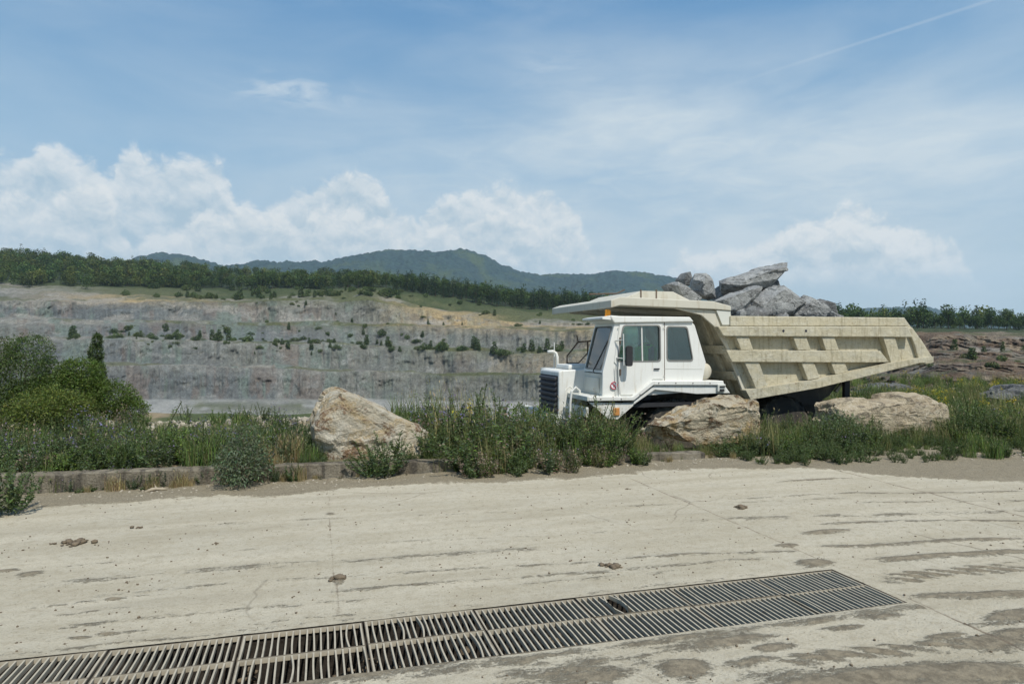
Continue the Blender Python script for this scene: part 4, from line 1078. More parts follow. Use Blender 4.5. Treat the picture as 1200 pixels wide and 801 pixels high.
# the broken stone filling the body below them
rr = random.Random(77); sv, sf = [], []
def stones(n, place, smin, smax, flat=.7, rng=rr):
    VV, FF = [], []
    ico = bmesh.new(); bmesh.ops.create_icosphere(ico, subdivisions=1, radius=1)
    iv = np.array([v.co[:] for v in ico.verts]); ff = np.array([[v.index for v in f.verts] for f in ico.faces]); ico.free()
    b0 = 0
    R = np.random.RandomState(rng.randint(0, 9999))
    for k in range(n):
        s = smin * (smax / smin) ** (rng.random() ** 1.8)
        v = iv * (1 + R.uniform(-.32, .32, (len(iv), 1))) * np.array([1, rng.uniform(.6, 1.1), flat * rng.uniform(.6, 1.2)]) * s
        t = rng.uniform(0, 6.28); c, s_ = math.cos(t), math.sin(t)
        v = v @ np.array([[c, s_, 0], [-s_, c, 0], [0, 0, 1]])
        p = place(rng, s)
        VV.append(v + np.array(p)); FF.append(ff + b0); b0 += len(iv)
    return np.concatenate(VV), np.concatenate(FF)
ux0, ux1 = at_v(850, 380, V0).x, at_v(1060, 372, V0).x
zl = at_v(900, 372, V0).z
def fillp(r, s):
    u = r.uniform(ux0 + .15, ux1 - .25); w = r.uniform(.35, W - .35)
    top = zl - .12 + .45 * max(0, 1 - abs((u - ux0 - 1.3) / 1.9)) * (1 - abs(w - 1.5) / 2.2)
    floor_ = bt[0][1] + (bt[2][1] - bt[0][1]) * (u - bt[0][0]) / (bt[2][0] - bt[0][0]) + .25
    return (u, V0 + w, max(floor_, top - r.random() ** 2 * .7))
vv, ff = stones(420, fillp, .14, .34)
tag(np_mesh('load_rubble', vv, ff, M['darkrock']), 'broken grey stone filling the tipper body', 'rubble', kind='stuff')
# bank of pale stones along the edge of the pit
def bankp(r, s):
    u = r.uniform(-11, 2.6); v = r.gauss(14.6, .55); return (u, v, float(z_near(u, v)) + s * .2)
vv, ff = stones(1700, bankp, .03, .12)
tag(np_mesh('gravel_bank', vv, ff, M['pebble']), 'bank of pale broken stones along the edge of the pit', 'gravel', kind='stuff')
# gravel spill at the right and grit along the kerb
def gritp(r, s):
    k = r.random()
    if k < .35:
        u = r.gauss(11.9, .9); v = r.gauss(8.55, .22) - (u - 11.6) * .08; return (u, min(v, 9.78), .012)
    u = r.uniform(-4.5, 9); v = 9.78 - abs(r.gauss(0, .33)); return (u, v, .008)
vv, ff = stones(1700, gritp, .005, .026)
tag(np_mesh('grit', vv, ff, M['pebble']), 'loose pale grit along the foot of the kerb', 'gravel', kind='stuff')
def clodp(r, s):
    while True:
        u, v = r.uniform(-5, 12), 9.3 - abs(r.gauss(0, 3.2))
        if r.random() < .55: v = r.choice((4.95, 5.15, 5.4, 5.75, 6.1, 6.6, 7.3, 3.6, 3.3)) + r.gauss(0, .09) + .10 * math.sin(u * .9)
        if v < 2.6: continue
        if u < GU1 + .05 and GV0 - .03 < v < GV1 + .03: continue
        return (u, v, s * .35)
vv, ff = stones(3000, clodp, .0025, .012)
tag(np_mesh('mud_crumbs', vv, ff, M['clod']), 'dried mud crumbs scattered over the dusty road', 'mud crumbs', kind='stuff')
HEAPS = [(r_, w_) for r_, w_ in zip((-1.2, -.45, .35, .9, 1.7, 2.45, 3.1), (.22, .12, .30, .10, .2, .25, .12))]
def silt(r, s):
    u, v = r.uniform(GU0, GU1), r.uniform(GV0 + .03, GV1 - .03)
    h = .05 + max(.34 * math.exp(-((u - a) / w) ** 2 - ((v - GV0 - .2 - .4 * ((a * 7) % 1)) / .2) ** 2) for a, w in HEAPS)
    return (u, v, min(D + r.random() * h, -.085))
vv, ff = stones(2600, silt, .012, .045)
tag(np_mesh('channel_debris', vv, ff, M['clod']), 'stones and silt lying in the channel under the drain grates', 'debris', kind='stuff')
for i, (px, py, s, lab) in enumerate([(87,636,.11,'flat heap of dried mud at the left of the road'), (162,618.5,.05,'small mud clod in the middle of the left lane, behind the flat heap'), (254,637,.045,'dark round clod alone on the clean concrete'),
        (61,637,.035,'tiny clod just left of the flat mud heap'), (868,595,.085,'dark clod lying alone in front of the boulder by the cab'), (717,664,.08,'low mud lump beside the far row of drain grates'), (736,573,.045,'small dark clod near the weeds below the truck'), (396,678,.07,'mud lump on the road joint above the drain')]):
    p = at_z(px, py); q = random.Random(100 + i)
    vv, ff = stones(26 if s > .06 else 8, lambda r, z: (p.x + r.gauss(0, s * .5), p.y + r.gauss(0, s * .35), z * .4), s * .16, s * .55, .6, q)
    tag(np_mesh('mud_clod', vv, ff, M['clod'], loc=tuple(p)), lab, 'mud clod', 'mud clods on the road')
# pale broken branch on the earth by the kerb
p = at_z(178, 576); b = MB(); k_ = .6; KV = lambda *q: Vector(q) * k_
b.tube([p + KV(-.12, -.06, .02), p + KV(0, 0, .05), p + KV(.08, .05, .05), p + KV(.18, .03, .04), p + KV(.30, .06, .03)], [.012, .024, .02, .021, .008], 7)
b.tube([p + KV(.08, .04, .05), p + KV(.02, .18, .10), p + KV(-.05, .27, .18)], [.014, .011, .004], 6)
tag(b.build('broken_branch', simple('weathered_wood', (.34, .29, .21), .9, var=.3, vscale=20), loc=tuple(p), smooth=True), 'pale broken branch lying at the foot of the kerb', 'branch')
# ================================================================ plants
R_ = np.random.RandomState(4)
def unit(v): return v / np.maximum(np.linalg.norm(v, axis=-1, keepdims=True), 1e-6)
def leaves(P0, D, L, Wd, R=R_):
    """one folded quad per leaf"""
    n = len(P0); D = unit(D)
    N = unit(R.normal(size=(n, 3)) * .6 + np.array([0, 0, 1.0]))
    S = unit(np.cross(D, N)); N = unit(np.cross(S, D))
    L = np.broadcast_to(L, (n,))[:, None]; Wd = np.broadcast_to(Wd, (n,))[:, None]
    a = P0; c = P0 + D * L - N * L * .18
    m = P0 + D * L * .45 + N * L * .06
    return np.stack([a, m + S * Wd * .5, c, m - S * Wd * .5], 1)
def pick(cols, n, var, R=R_):
    c = np.array(cols)[R.randint(0, len(cols), n)]
    return np.clip(c * np.exp(R.normal(0, var, (n, 1))) * np.exp(R.normal(0, var * .35, (n, 3))), .004, .9)
def ribbon(pts, w):
    """flat strip along a polyline: quads"""
    pts = np.array(pts); q = []
    for a, b in zip(pts[:-1], pts[1:]):
        d = b - a; s = np.cross(d, [.3, .8, .2]); s = s / max(np.linalg.norm(s), 1e-6) * w
        q.append([a - s, a + s, b + s * .8, b - s * .8])
    return np.array(q)
def stemmy(h, spread, nst, per, L, Wd, cols, var=.28, up=.35, flower=None, fcols=None, fn=3, stem=(.07,.085,.035), R=R_, tip=.12):
    V, C = [], []
    for i in range(nst):
        a = R.uniform(0, 2 * math.pi); rr = spread * math.sqrt(R.rand()); hh = h * R.uniform(.55, 1.05) * (1 - .35 * rr / max(spread, .01))
        b = np.array([math.cos(a), math.sin(a), 0]) * rr * .35; top = np.array([math.cos(a) * rr, math.sin(a) * rr, hh]) + np.array([*R.normal(0, .05 * h, 2), 0])
        bend = np.array([*R.normal(0, .06 * h, 2), 0])
        t = R.uniform(.06, 1.0, per) ** .8
        p = b + (top - b) * t[:, None] + bend * np.sin(np.pi * t)[:, None]
        az = R.uniform(0, 2 * math.pi, per)
        d = np.stack([np.cos(az), np.sin(az), up + R.normal(0, .35, per)], -1)
        s = (1.15 - .6 * t) * R.uniform(.6, 1.25, per)
        V.append(leaves(p, d, L * s, Wd * s, R)); C.append(pick(cols, per, var, R) * (1 + tip * (t[:, None] - .5)))
        st = ribbon([b, b + (top - b) * .5 + bend, top], .0035 + .003 * h); V.append(st); C.append(np.tile(stem, (len(st), 1)))
        if flower and R.rand() < flower:
            k = fn; q = top + R.normal(0, .03, (k, 3)) * np.array([1, 1, 1.6])
            V.append(leaves(q, R.normal(size=(k, 3)) + [0, 0, .5], .035, .032, R)); C.append(pick(fcols, k, .2, R))
    return np.concatenate(V), np.concatenate(C)
def grassy(h, spread, n, cols, w=.006, var=.25, lean=.5, R=R_, head=None):
    V, C = [], []
    a = R.uniform(0, 2 * math.pi, n); rr = spread * np.sqrt(R.rand(n)); b = np.stack([np.cos(a) * rr, np.sin(a) * rr, 0 * a], -1)
    hh = h * R.uniform(.4, 1.1, n); a2 = R.uniform(0, 2 * math.pi, n); ln = lean * R.uniform(.1, 1, n) * hh
    o = np.stack([np.cos(a2) * ln, np.sin(a2) * ln, 0 * a], -1); up = np.stack([0 * hh, 0 * hh, hh], -1)
    m = b + o * .35 + up * .6; t = b + o + up * .95
    s = unit(np.cross(o + 1e-4, [0, 0, 1.0])) * w
    c = pick(cols, n, var, R)
    V += [np.stack([b - s, b + s, m + s * .8, m - s * .8], 1), np.stack([m - s * .8, m + s * .8, t + s * .1, t - s * .1], 1)]; C += [c, c]
    if head is not None:
        k = R.rand(n) < .25; q = t[k]
        V.append(leaves(q, (o + up)[k] + .05, .07, .014, R)); C.append(pick([head], int(k.sum()), .2, R))
    return np.concatenate(V), np.concatenate(C)
def bushy(lumps, n, L, Wd, cols, var=.25, R=R_, trunk=None):
    """leafy shrub: leaves over overlapping clumps, denser to the outside"""
    V, C = [], []
    tot = sum(r[1] ** 2 for r in lumps)
    for (c, r, sq) in lumps:
        k = int(n * r * r / tot)
        d = unit(R.normal(size=(k, 3))); rad = r * R.uniform(.25, 1.0, k) ** .45
        rough = .82 + .36 * fbm(d[:, 0] * 3 + c[0], d[:, 1] * 3 + c[1], d[:, 2] * 3 + c[2], oct=3, seed=7)
        p = np.array(c) + d * (rad * rough)[:, None] * np.array([1, 1, sq])
        dd = d * .6 + R.normal(0, .55, (k, 3)) + np.array([0, 0, .12])
        V.append(leaves(p, dd, L * R.uniform(.6, 1.3, k), Wd * R.uniform(.6, 1.2, k), R)); C.append(pick(cols, k, var, R) * R.uniform(.85, 1.18))
        for q in range(max(4, int(5 * r))):
            e = np.array(c) + unit(R.normal(size=3)) * r * .8 * np.array([1, 1, sq]); st = ribbon([[c[0] * .5, c[1] * .5, 0], (np.array(c) + e) / 2, e], .008); V.append(st); C.append(np.tile((.08, .065, .045), (len(st), 1)))
    return np.concatenate(V), np.concatenate(C)
def rotz(V, t, s=1.0):
    c, q = math.cos(t), math.sin(t)
    s3 = np.array(s if hasattr(s, '__len__') else (s, s, s))
    return (V @ np.array([[c, q, 0], [-q, c, 0], [0, 0, 1]])) * s3
class Heap:
    def __init__(self): self.V = []; self.C = []
    def put(self, proto, loc, t=0, s=1.0, tint=1.0):
        V, C = proto; self.V.append(rotz(V, t, s) + np.array(loc)); self.C.append(C * tint)
    def build(self, name, mat, **k):
        V = np.concatenate(self.V).reshape(-1, 3); C = np.repeat(np.concatenate(self.C), 4, 0)
        return np_mesh(name, V, np.arange(len(V)).reshape(-1, 4), mat, C, **k)
def plant_obj(name, proto, loc, label, cat, t=0, s=1.0, group=None, mat=None):
    h = Heap(); h.put(proto, loc, t, s); o = h.build(name, mat or M['leaf'], loc=loc)
    return tag(o, label, cat, group)

greyg = [(.114,.160,.094), (.089,.133,.076), (.133,.170,.103)]
mid = [(.109,.169,.053), (.081,.135,.044), (.135,.190,.065)]
bright = [(.140,.222,.045), (.177,.259,.056), (.111,.185,.036)]
dark = [(.061,.104,.039), (.080,.132,.054), (.050,.082,.035)]
dry = [(.34,.26,.13), (.27,.20,.10), (.38,.31,.18)]
straw_ = [(.30,.27,.13), (.22,.215,.09), (.13,.15,.05)]
purp = [(.17,.13,.22), (.14,.14,.25), (.12,.11,.12)]
yel = [(.70,.52,.03), (.62,.48,.05)]
pinkish = [(.24,.17,.15), (.30,.23,.18)]
PROT = {
 'weed': [stemmy(.62, .30, 15, 55, .060, .020, greyg + mid, .30) for _ in range(3)],
 'darkweed': [stemmy(.60, .32, 15, 60, .055, .022, dark + mid[:1], .30) for _ in range(2)],
 'blue': [stemmy(.66, .26, 12, 48, .052, .017, greyg, .26, flower=.35, fcols=purp, fn=3) for _ in range(2)],
 'tallweed': [stemmy(1.0, .30, 13, 85, .065, .020, mid + greyg, .28) for _ in range(3)],
 'yellow': [stemmy(.85, .24, 10, 60, .055, .018, mid + bright, .25, flower=.8, fcols=yel, fn=9) for _ in range(2)],
 'thistle': [stemmy(.85, .28, 9, 55, .085, .020, mid + greyg, .28, flower=.8, fcols=purp, fn=6) for _ in range(2)],
 'fresh': [stemmy(.5, .30, 13, 50, .07, .028, bright + mid, .25) for _ in range(2)],
 'grass': [grassy(.55, .26, 150, mid + bright + straw_[1:2], .0055, .28, .55, head=(.30,.27,.15)) for _ in range(3)],
 'dry': [grassy(.45, .22, 150, dry, .0055, .25, .5, head=(.40,.33,.2)) for _ in range(2)],
 'oats': [grassy(.85, .30, 90, straw_, .0045, .22, .45, head=(.36,.31,.19)) for _ in range(2)],
 'low': [stemmy(.22, .24, 12, 26, .055, .024, mid + dark, .3) for _ in range(2)],
 'rusty': [stemmy(.55, .25, 10, 45, .05, .018, pinkish + mid[:1], .25, flower=.8, fcols=pinkish, fn=8) for _ in range(2)],
}
BLK = [(at_v(436, 500, 10.95).x, 10.95, 1.08, .80), (at_v(815, 490, 10.85).x, 10.85, .98, .60), (at_v(1028, 490, 11.3).x, 11.3, 1.12, .62)]
rq = random.Random(19)
def blocked(u, v):
    for bu, bv, ru, rv in BLK:
        if ((u - bu) / ru) ** 2 + ((v - bv) / rv) ** 2 < 1: return True
    return 4.6 < u < 14.2 and V0 - .12 < v < V0 + 3.4
def mixof(u, v):
    k = rq.random()
    if u < -.2:
        if u > -1.05 and v < 10.7 and k < .5: return 'dry', 1.0
        if u < -3.0 and k < .35: return rq.choice(['rusty', 'weed', 'fresh']), .95
        return rq.choice(['weed', 'weed', 'blue', 'blue', 'darkweed', 'grass', 'weed', 'thistle', 'fresh']), 1.0
    if u < 1.7: return rq.choice(['low', 'weed', 'grass', 'low']), .65
    if u < 5.0: return rq.choice(['tallweed', 'tallweed', 'darkweed', 'weed', 'weed', 'weed', 'fresh', 'grass', 'oats', 'rusty', 'fresh', 'thistle']), 1.0
    if u < 7.1: return rq.choice(['grass', 'grass', 'low', 'low', 'oats', 'weed', 'rusty']), .62
    return rq.choice(['weed', 'weed', 'weed', 'darkweed', 'fresh', 'oats', 'grass', 'tallweed', 'blue']), 1.0
und = Heap()
def scatter(n, u0, u1, v0, v1, hs=1.0, kind=None, vpow=1.0):
    for _ in range(n):
        u = rq.uniform(u0, u1); v = v0 + (v1 - v0) * rq.random() ** vpow
        if blocked(u, v): continue
        nm, s = mixof(u, v)
        if kind: nm = rq.choice(kind)
        if .97 < u / v < 1.13 and v < 11.4: s *= .55
        und.put(rq.choice(PROT[nm]), (u, v, (float(z_near(u, v)) - .02) if v > 9.86 else 0.0), rq.uniform(0, 6.3), s * hs * rq.uniform(.65, 1.15), rq.uniform(.80, 1.2))
scatter(400, -8.5, 0.1, 10.05, 12.2, .88)
scatter(220, -9.5, 1.6, 12.0, 14.4, .72)
scatter(40, -.1, 1.9, 10.05, 10.4, .55)
scatter(150, 1.65, 4.6, 10.05, 11.9, .98)
scatter(60, 1.6, 4.4, 11.8, 14, 1.0)
scatter(60, 4.7, 7.2, 10.0, 10.5, .55)
scatter(75, -8, 5, 9.88, 10.04, .5)
scatter(34, -4.2, -.2, 9.70, 9.90, .48, ['weed', 'low', 'blue', 'dry'])
scatter(90, 4.6, 7.4, 10.2, 12.0, .8)
scatter(420, 7.0, 14.5, 9.6, 11.2, .82)
scatter(150, 7.2, 15.5, 11.1, 12.1, 1.0)
scatter(420, 11.0, 22, 9.8, 15, 1.05)
scatter(560, 12.5, 32, 14.5, 26, 1.0, ['grass', 'weed', 'fresh', 'fresh', 'oats', 'tallweed', 'weed', 'yellow'])
scatter(420, 14, 46, 24, 40, .95, ['grass', 'fresh', 'fresh', 'oats', 'weed', 'weed', 'grass', 'yellow'])
scatter(26, 1.75, 3.9, 9.2, 9.9, .75, ['weed', 'blue', 'oats', 'weed', 'fresh', 'rusty'])
scatter(14, 3.7, 5.0, 9.5, 9.95, .7, ['weed', 'oats', 'fresh', 'rusty'])
scatter(30, 1.7, 4.8, 10.0, 11.6, 1.15, ['oats', 'tallweed', 'rusty', 'thistle'])
scatter(26, 6.6, 7.6, 9.0, 9.95, .55, ['weed', 'darkweed', 'low'])
# fringes hanging over the road edge
for (n, u0, u1, v0, v1, hs, kd_) in ((26, 2.05, 4.3, 9.35, 9.85, .62, ['weed', 'darkweed', 'low', 'fresh']), (46, 7.0, 9.0, 8.75, 9.95, .55, ['weed', 'low', 'darkweed', 'weed']), (40, 7.7, 10.0, 8.5, 9.7, .48, ['weed', 'low', 'darkweed']), (130, 9.3, 14.5, 8.45, 9.95, .55, ['weed', 'low', 'darkweed', 'grass']),
        (14, 4.9, 6.8, 9.65, 9.95, .40, ['grass', 'low', 'dry', 'rusty']), (16, -3.4, 1.6, 9.72, 9.82, .30, ['low', 'dry', 'rusty'])):
    scatter(n, u0, u1, v0, v1, hs, kd_)
# plants growing on the far slope below the truck
tag(und.build('undergrowth', M['leaf']), 'weeds and grasses covering the verge behind the kerb', 'weeds', kind='stuff')

# single plants that stand out
def z0(u, v): return float(z_near(u, v)) - .02
def one(name, pk, px, py, v, s, label, cat='weed', sd=0, **kw):
    p = at_v(px, py, v); z = z0(p.x, v) if v > 9.82 else 0.0
    return plant_obj(name, pk, (p.x, v, z), label, cat, sd * 1.3, s, **kw)
Rb = np.random.RandomState(12)
low_bush = bushy([((0,0,.30), .34, .8), ((.25,.05,.22), .28, .75), ((-.26,0,.24), .28, .8), ((.05,0,.50), .24, .9)], 3600, .045, .017, greyg + [(.10,.12,.085)], .3, Rb)
one('roadside_bush', low_bush, 287, 575, 9.62, (1.15, .8, 1.15), 'blue grey bush spilling over the kerb onto the road edge', 'bush', 1)
lb2 = stemmy(.68, .50, 42, 62, .070, .022, mid + dark + greyg[:1], .32, R=Rb)
one('roadside_bush', lb2, 445, 560, 9.72, (1.0, .7, 1.0), 'dark green weedy bush in front of the large cream boulder', 'bush', 2)
one('roadside_bush', lb2, 862, 540, 9.95, (.95, .7, .62), 'low green bush at the right foot of the ochre boulder', 'bush', 3)
one('roadside_bush', lb2, 5, 590, 8.75, (.8, .7, 1.35), 'dark bush at the left end of the kerb, cut by the picture edge', 'bush', 4)
lb3 = stemmy(1.05, .80, 48, 70, .066, .021, dark[:1] + mid + greyg + bright[:1], .36, R=Rb, flower=.3, fcols=pinkish, fn=4)
one('roadside_bush', lb3, 700, 545, 10.02, (1.0, .8, .95), 'dense dark green bush below the white hood of the truck', 'bush', 5)
one('roadside_bush', lb3, 565, 560, 9.75, (1.35, .8, .95), 'wide grey green bush right of the large boulder, reaching onto the road', 'bush', 6)
lb4 = bushy([((0,0,.35), .38, .9), ((.2,.05,.62), .28, 1.0), ((-.2,0,.6), .26, 1.0)], 2600, .055, .026, bright + mid, .25, Rb)
one('roadside_bush', lb4, 622, 500, 11.5, (1.1, 1, 1.25), 'leafy green bush just left of the truck grille', 'bush', 7)
lb5 = bushy([((0,0,.35), .40, .9), ((.35,.05,.3), .32, .9), ((-.3,0,.28), .3, .9)], 2600, .05, .02, dark + greyg, .25, Rb)
one('roadside_bush', lb5, 985, 520, 10.4, (1.0, .8, .95), 'dark green bush in front of the flat topped boulder', 'bush', 8)
yw = stemmy(1.05, .20, 7, 70, .06, .02, mid + bright, .25, flower=1, fcols=yel, fn=13, R=Rb)
one('yellow_flower_plant', yw, 545, 500, 10.9, (1.0, 1.0, 1.03), 'plant with bright yellow flower spikes right of the large boulder', 'flower')
tw = stemmy(1.3, .16, 6, 130, .06, .014, mid, .25, R=Rb)
one('tall_weed', tw, 583, 500, 11.2, (1.0, 1.0, .98), 'tall feathery weed standing above the others left of the truck', 'weed')
th = stemmy(.95, .15, 4, 120, .085, .022, mid + bright, .25, R=Rb, flower=1, fcols=greyg, fn=6)
one('tall_weed', th, 206, 500, 10.6, (1.0, 1.0, 1.0), 'tall slender weed rising above the verge in the left part of the photo', 'weed', 2)
tp = stemmy(1.0, .02, 1, 90, .035, .012, mid, .2, R=Rb)
one('tall_weed', tp, 207, 495, 10.9, (1.2, 1.2, 1.25), 'single thin flower spike above the slender weed', 'weed', 3)
mu = stemmy(.75, .10, 2, 60, .12, .035, [(.10,.14,.06), (.12,.16,.07)], .2, up=.9, R=Rb)
one('mullein', mu, 464, 530, 10.02, (.8, .8, .82), 'pale green mullein with broad leaves in front of the large boulder', 'weed')
ds = stemmy(.62, .14, 5, 40, .05, .02, [(.10,.075,.06), (.14,.11,.08)], .25, R=Rb, stem=(.10,.08,.06))
one('dead_weed', ds, 787, 520, 10.15, (1, 1, .9), 'brown withered weed in front of the ochre boulder', 'weed')
pk_ = stemmy(.8, .30, 12, 35, .045, .016, pinkish + mid[:1], .25, R=Rb, flower=1, fcols=[(.34,.20,.20)], fn=10)
one('seeding_grass', pk_, 752, 505, 11.6, (1, .6, 1.0), 'reddish seeding grass under the front wheel arch', 'grass')
# bigger shrubs at the left edge of the pit
shl = [((0,0,.9), .95, .8), ((.8,.1,.75), .75, .8), ((-.8,0,.8), .8, .8), ((.2,0,1.5), .55, .9), ((1.3,0,.5), .5, .7)]
sh1 = bushy(shl, 30000, .070, .026, [(.095,.155,.026), (.125,.19,.036), (.070,.12,.020)], .26, Rb)
one('leafy_shrub', sh1, 82, 490, 15.2, (.78, .9, .70), 'round bright green shrub at the edge of the pit', 'shrub', 0)
sh2 = bushy([((0,0,1.1), .9, 1.0), ((.7,.1,.9), .7, .9), ((-.9,0,1.0), .9, 1.0), ((.25,0,1.8), .5, 1), ((-.5,0,1.75), .55, 1)], 24000, .062, .022, [(.085,.132,.042), (.105,.15,.055), (.065,.11,.034)], .28, Rb)
one('leafy_shrub', sh2, 20, 490, 15.0, (.86, .9, .80), 'tall loose grey green shrub at the left border of the photo', 'shrub', 0)
sh3 = bushy([((0,0,.5), .6, .8), ((.5,0,.45), .5, .8), ((-.5,0,.4), .5, .8)], 9000, .06, .022, [(.14,.17,.03), (.11,.145,.03), (.08,.12,.03)], .26, Rb)
one('leafy_shrub', sh3, 58, 492, 13.8, (1, .8, .82), 'low yellow green shrub in front of the round bright one', 'shrub', 1)
sh4 = bushy([((0,0,.3), .26, 1.3), ((0,0,.75), .26, 1.3), ((.03,0,1.2), .25, 1.3), ((-.02,0,1.65), .22, 1.3), ((.02,0,2.0), .14, 1.3)], 8000, .07, .03, dark + mid[:1], .25, Rb)
one('upright_shrub', sh4, 113, 490, 17.2, (.70, .70, .86), 'narrow upright dark green bush rising behind the round bright shrub', 'shrub')

# ================================================================ trees on the rim, bushes on the quarry benches
Rt = np.random.RandomState(33)
def crown(h, w, n, L, cols, kind='round', R=Rt):
    lumps = []
    if kind == 'round':
        for k in range(9):
            a = R.uniform(0, 6.28); q = R.uniform(0, 1) ** .6; z = R.uniform(.32, .85)
            lumps.append(((math.cos(a) * w * .30 * q * (1.2 - z * .6), math.sin(a) * w * .30 * q * (1.2 - z * .6), h * z), w * R.uniform(.20, .30), .85))
        lumps.append(((0, 0, h * .84), w * .22, .9))
    else:
        for k in range(8):
            z = .22 + .75 * k / 7; a = R.uniform(0, 6.28)
            lumps.append(((math.cos(a) * w * .07, math.sin(a) * w * .07, h * z), w * (.46 * (1.06 - z) + .06), .75))
    V, C = [], []
    tot = sum(l[1] ** 2 for l in lumps)
    for (c, r, sq) in lumps:
        k = max(6, int(n * r * r / tot)); d = unit(R.normal(size=(k, 3))); rad = r * R.uniform(.4, 1.05, k) ** .5
        p = np.array(c) + d * rad[:, None] * np.array([1, 1, sq])
        V.append(leaves(p, d * .5 + R.normal(0, .7, (k, 3)), L * R.uniform(.6, 1.4, k), L * .75 * R.uniform(.6, 1.2, k), R)); C.append(pick(cols, k, .16, R) * R.uniform(.82, 1.2))
    return np.concatenate(V), np.concatenate(C)
wcol = [(.056,.093,.028), (.072,.114,.033), (.046,.077,.025)]
wcol2 = [(.086,.130,.038), (.069,.108,.032), (.108,.152,.048)]
ccol = [(.036,.064,.028), (.047,.078,.031), (.031,.052,.025)]
fp = [crown(10, 11, 260, 1.15, wcol if k % 2 else wcol2) for k in range(6)] + [crown(13, 6.5, 170, 1.1, ccol, 'cone') for k in range(2)]
rf = random.Random(3)
wood_h = Heap()
def wood(n, px0, px1, segs, smin, smax, conif=.1):
    for _ in range(n):
        px = px0 + (px1 - px0) * rf.random(); s, a, b_ = rf.choice(segs)
        q = surf(px, s, rf.uniform(a, b_)); k = rf.random()
        if s <= 12 and float(fbm(q.x / 22., q.y / 22., oct=3, seed=301)) < .50: continue
        q.x += rf.uniform(-1, 1); q.z -= .4
        pr = fp[6 + rf.randrange(2)] if k < conif else fp[rf.randrange(6)]
        wood_h.put(pr, q, rf.uniform(0, 6.3), rf.uniform(smin, smax) * np.array([1, 1, rf.uniform(.85, 1.25)]), np.array([rf.uniform(.85, 1.35), 1, rf.uniform(.7, 1.1)]) * rf.uniform(.65, 1.35))
wood(1500, -160, 240, [(13, .0, 1.0), (13, .0, 1.0), (13, .6, 1.0), (12, .2, 1), (12, 0, 1)], .45, 1.05, .04)
wood(160, -160, 130, [(11, .5, 1), (12, 0, 1)], .5, .9, .0)
wood(420, 215, 480, [(13, .1, 1.0), (13, .5, 1.0), (12, .5, 1)], .45, .95, .1)
wood(420, 470, 900, [(13, .05, .6), (13, .2, 1.0)], .6, 1.05, .35)
wood(240, 900, 1330, [(13, .25, 1.0), (13, .5, 1.0)], .45, 1.15, .25)
tag(wood_h.build('forest', M['far_leaf']), 'dense green wood covering the ridge above the quarry', 'forest', kind='stuff')
# individual trees standing along the rim, each with trunk and crown
def tree_proto(h, w, n, L, cols, kind):
    cr = Heap(); cr.put(crown(h, w, n, L, cols, kind), (0, 0, 0))
    e = empty('rim_tree', (0, 0, 0))
    c = cr.build('crown', M['far_leaf'], parent=e)
    b = MB(); b.tube([(0, 0, -.5), (.05, .02, h * .3), (.12, .05, h * .62)], [h * .022, h * .016, h * .006], 7)
    for k in range(5):
        a = Rt.uniform(0, 6.28); z = h * Rt.uniform(.28, .55); b.tube([(.05, 0, z), (math.cos(a) * w * .16, math.sin(a) * w * .16, z + h * .10), (math.cos(a) * w * .30, math.sin(a) * w * .30, z + h * .22)], [h * .009, h * .006, h * .002], 5)
    b.build('trunk', M['bark'], parent=e)
    return e
def copy_tree(e):
    r = e.copy(); COL.objects.link(r)
    for ch in e.children:
        c = ch.copy(); COL.objects.link(c); c.parent = r
    return r
protoT = [tree_proto(10, 8, 700, .8, wcol2, 'round'), tree_proto(10, 8, 700, .8, wcol, 'round'), tree_proto(9, 9, 800, .8, wcol, 'round'), tree_proto(12, 6, 800, .7, ccol, 'cone'), tree_proto(12, 5.2, 700, .7, ccol, 'cone')]
used = set()
def rim(n, px0, px1, seg, a, b_, smin, smax, kinds, label, group):
    for k in range(n):
        px = px0 + (px1 - px0) * (k + rf.uniform(-.5, .5) + .5) / n
        q = surf(px, seg, rf.uniform(a, b_)); i = rf.choice(kinds)
        if i in used: e = copy_tree(protoT[i])
        else: e = protoT[i]; used.add(i)
        e.location = q; e.rotation_euler = (0, 0, rf.uniform(0, 6.3)); s = rf.uniform(smin, smax); e.scale = (s, s, s * rf.uniform(.9, 1.15))
        tag(e, label, 'tree', group)
rim(48, 205, 485, 12, .2, 1.0, .6, 1.05, [0, 1, 2, 2, 1, 0, 3], 'leafy green tree in the row along the middle of the far quarry rim', 'trees along the middle of the far rim')
rim(60, 480, 780, 12, .3, 1.0, .85, 1.2, [3, 4, 1, 3, 4, 1], 'dark slender tree in the wood edge below the blue hill', 'trees of the wood edge below the blue hill')
rim(42, 955, 1240, 13, .0, .3, .45, 1.15, [3, 1, 2, 4, 1, 2, 0, 2], 'dark tree in the row on the rim behind the tail of the tipper body', 'trees on the rim behind the tail of the truck')
rim(30, -60, 260, 12, .2, 1.0, .45, .8, [0, 1, 2, 2], 'small tree at the foot of the wooded ridge on the left', 'trees at the foot of the left ridge')
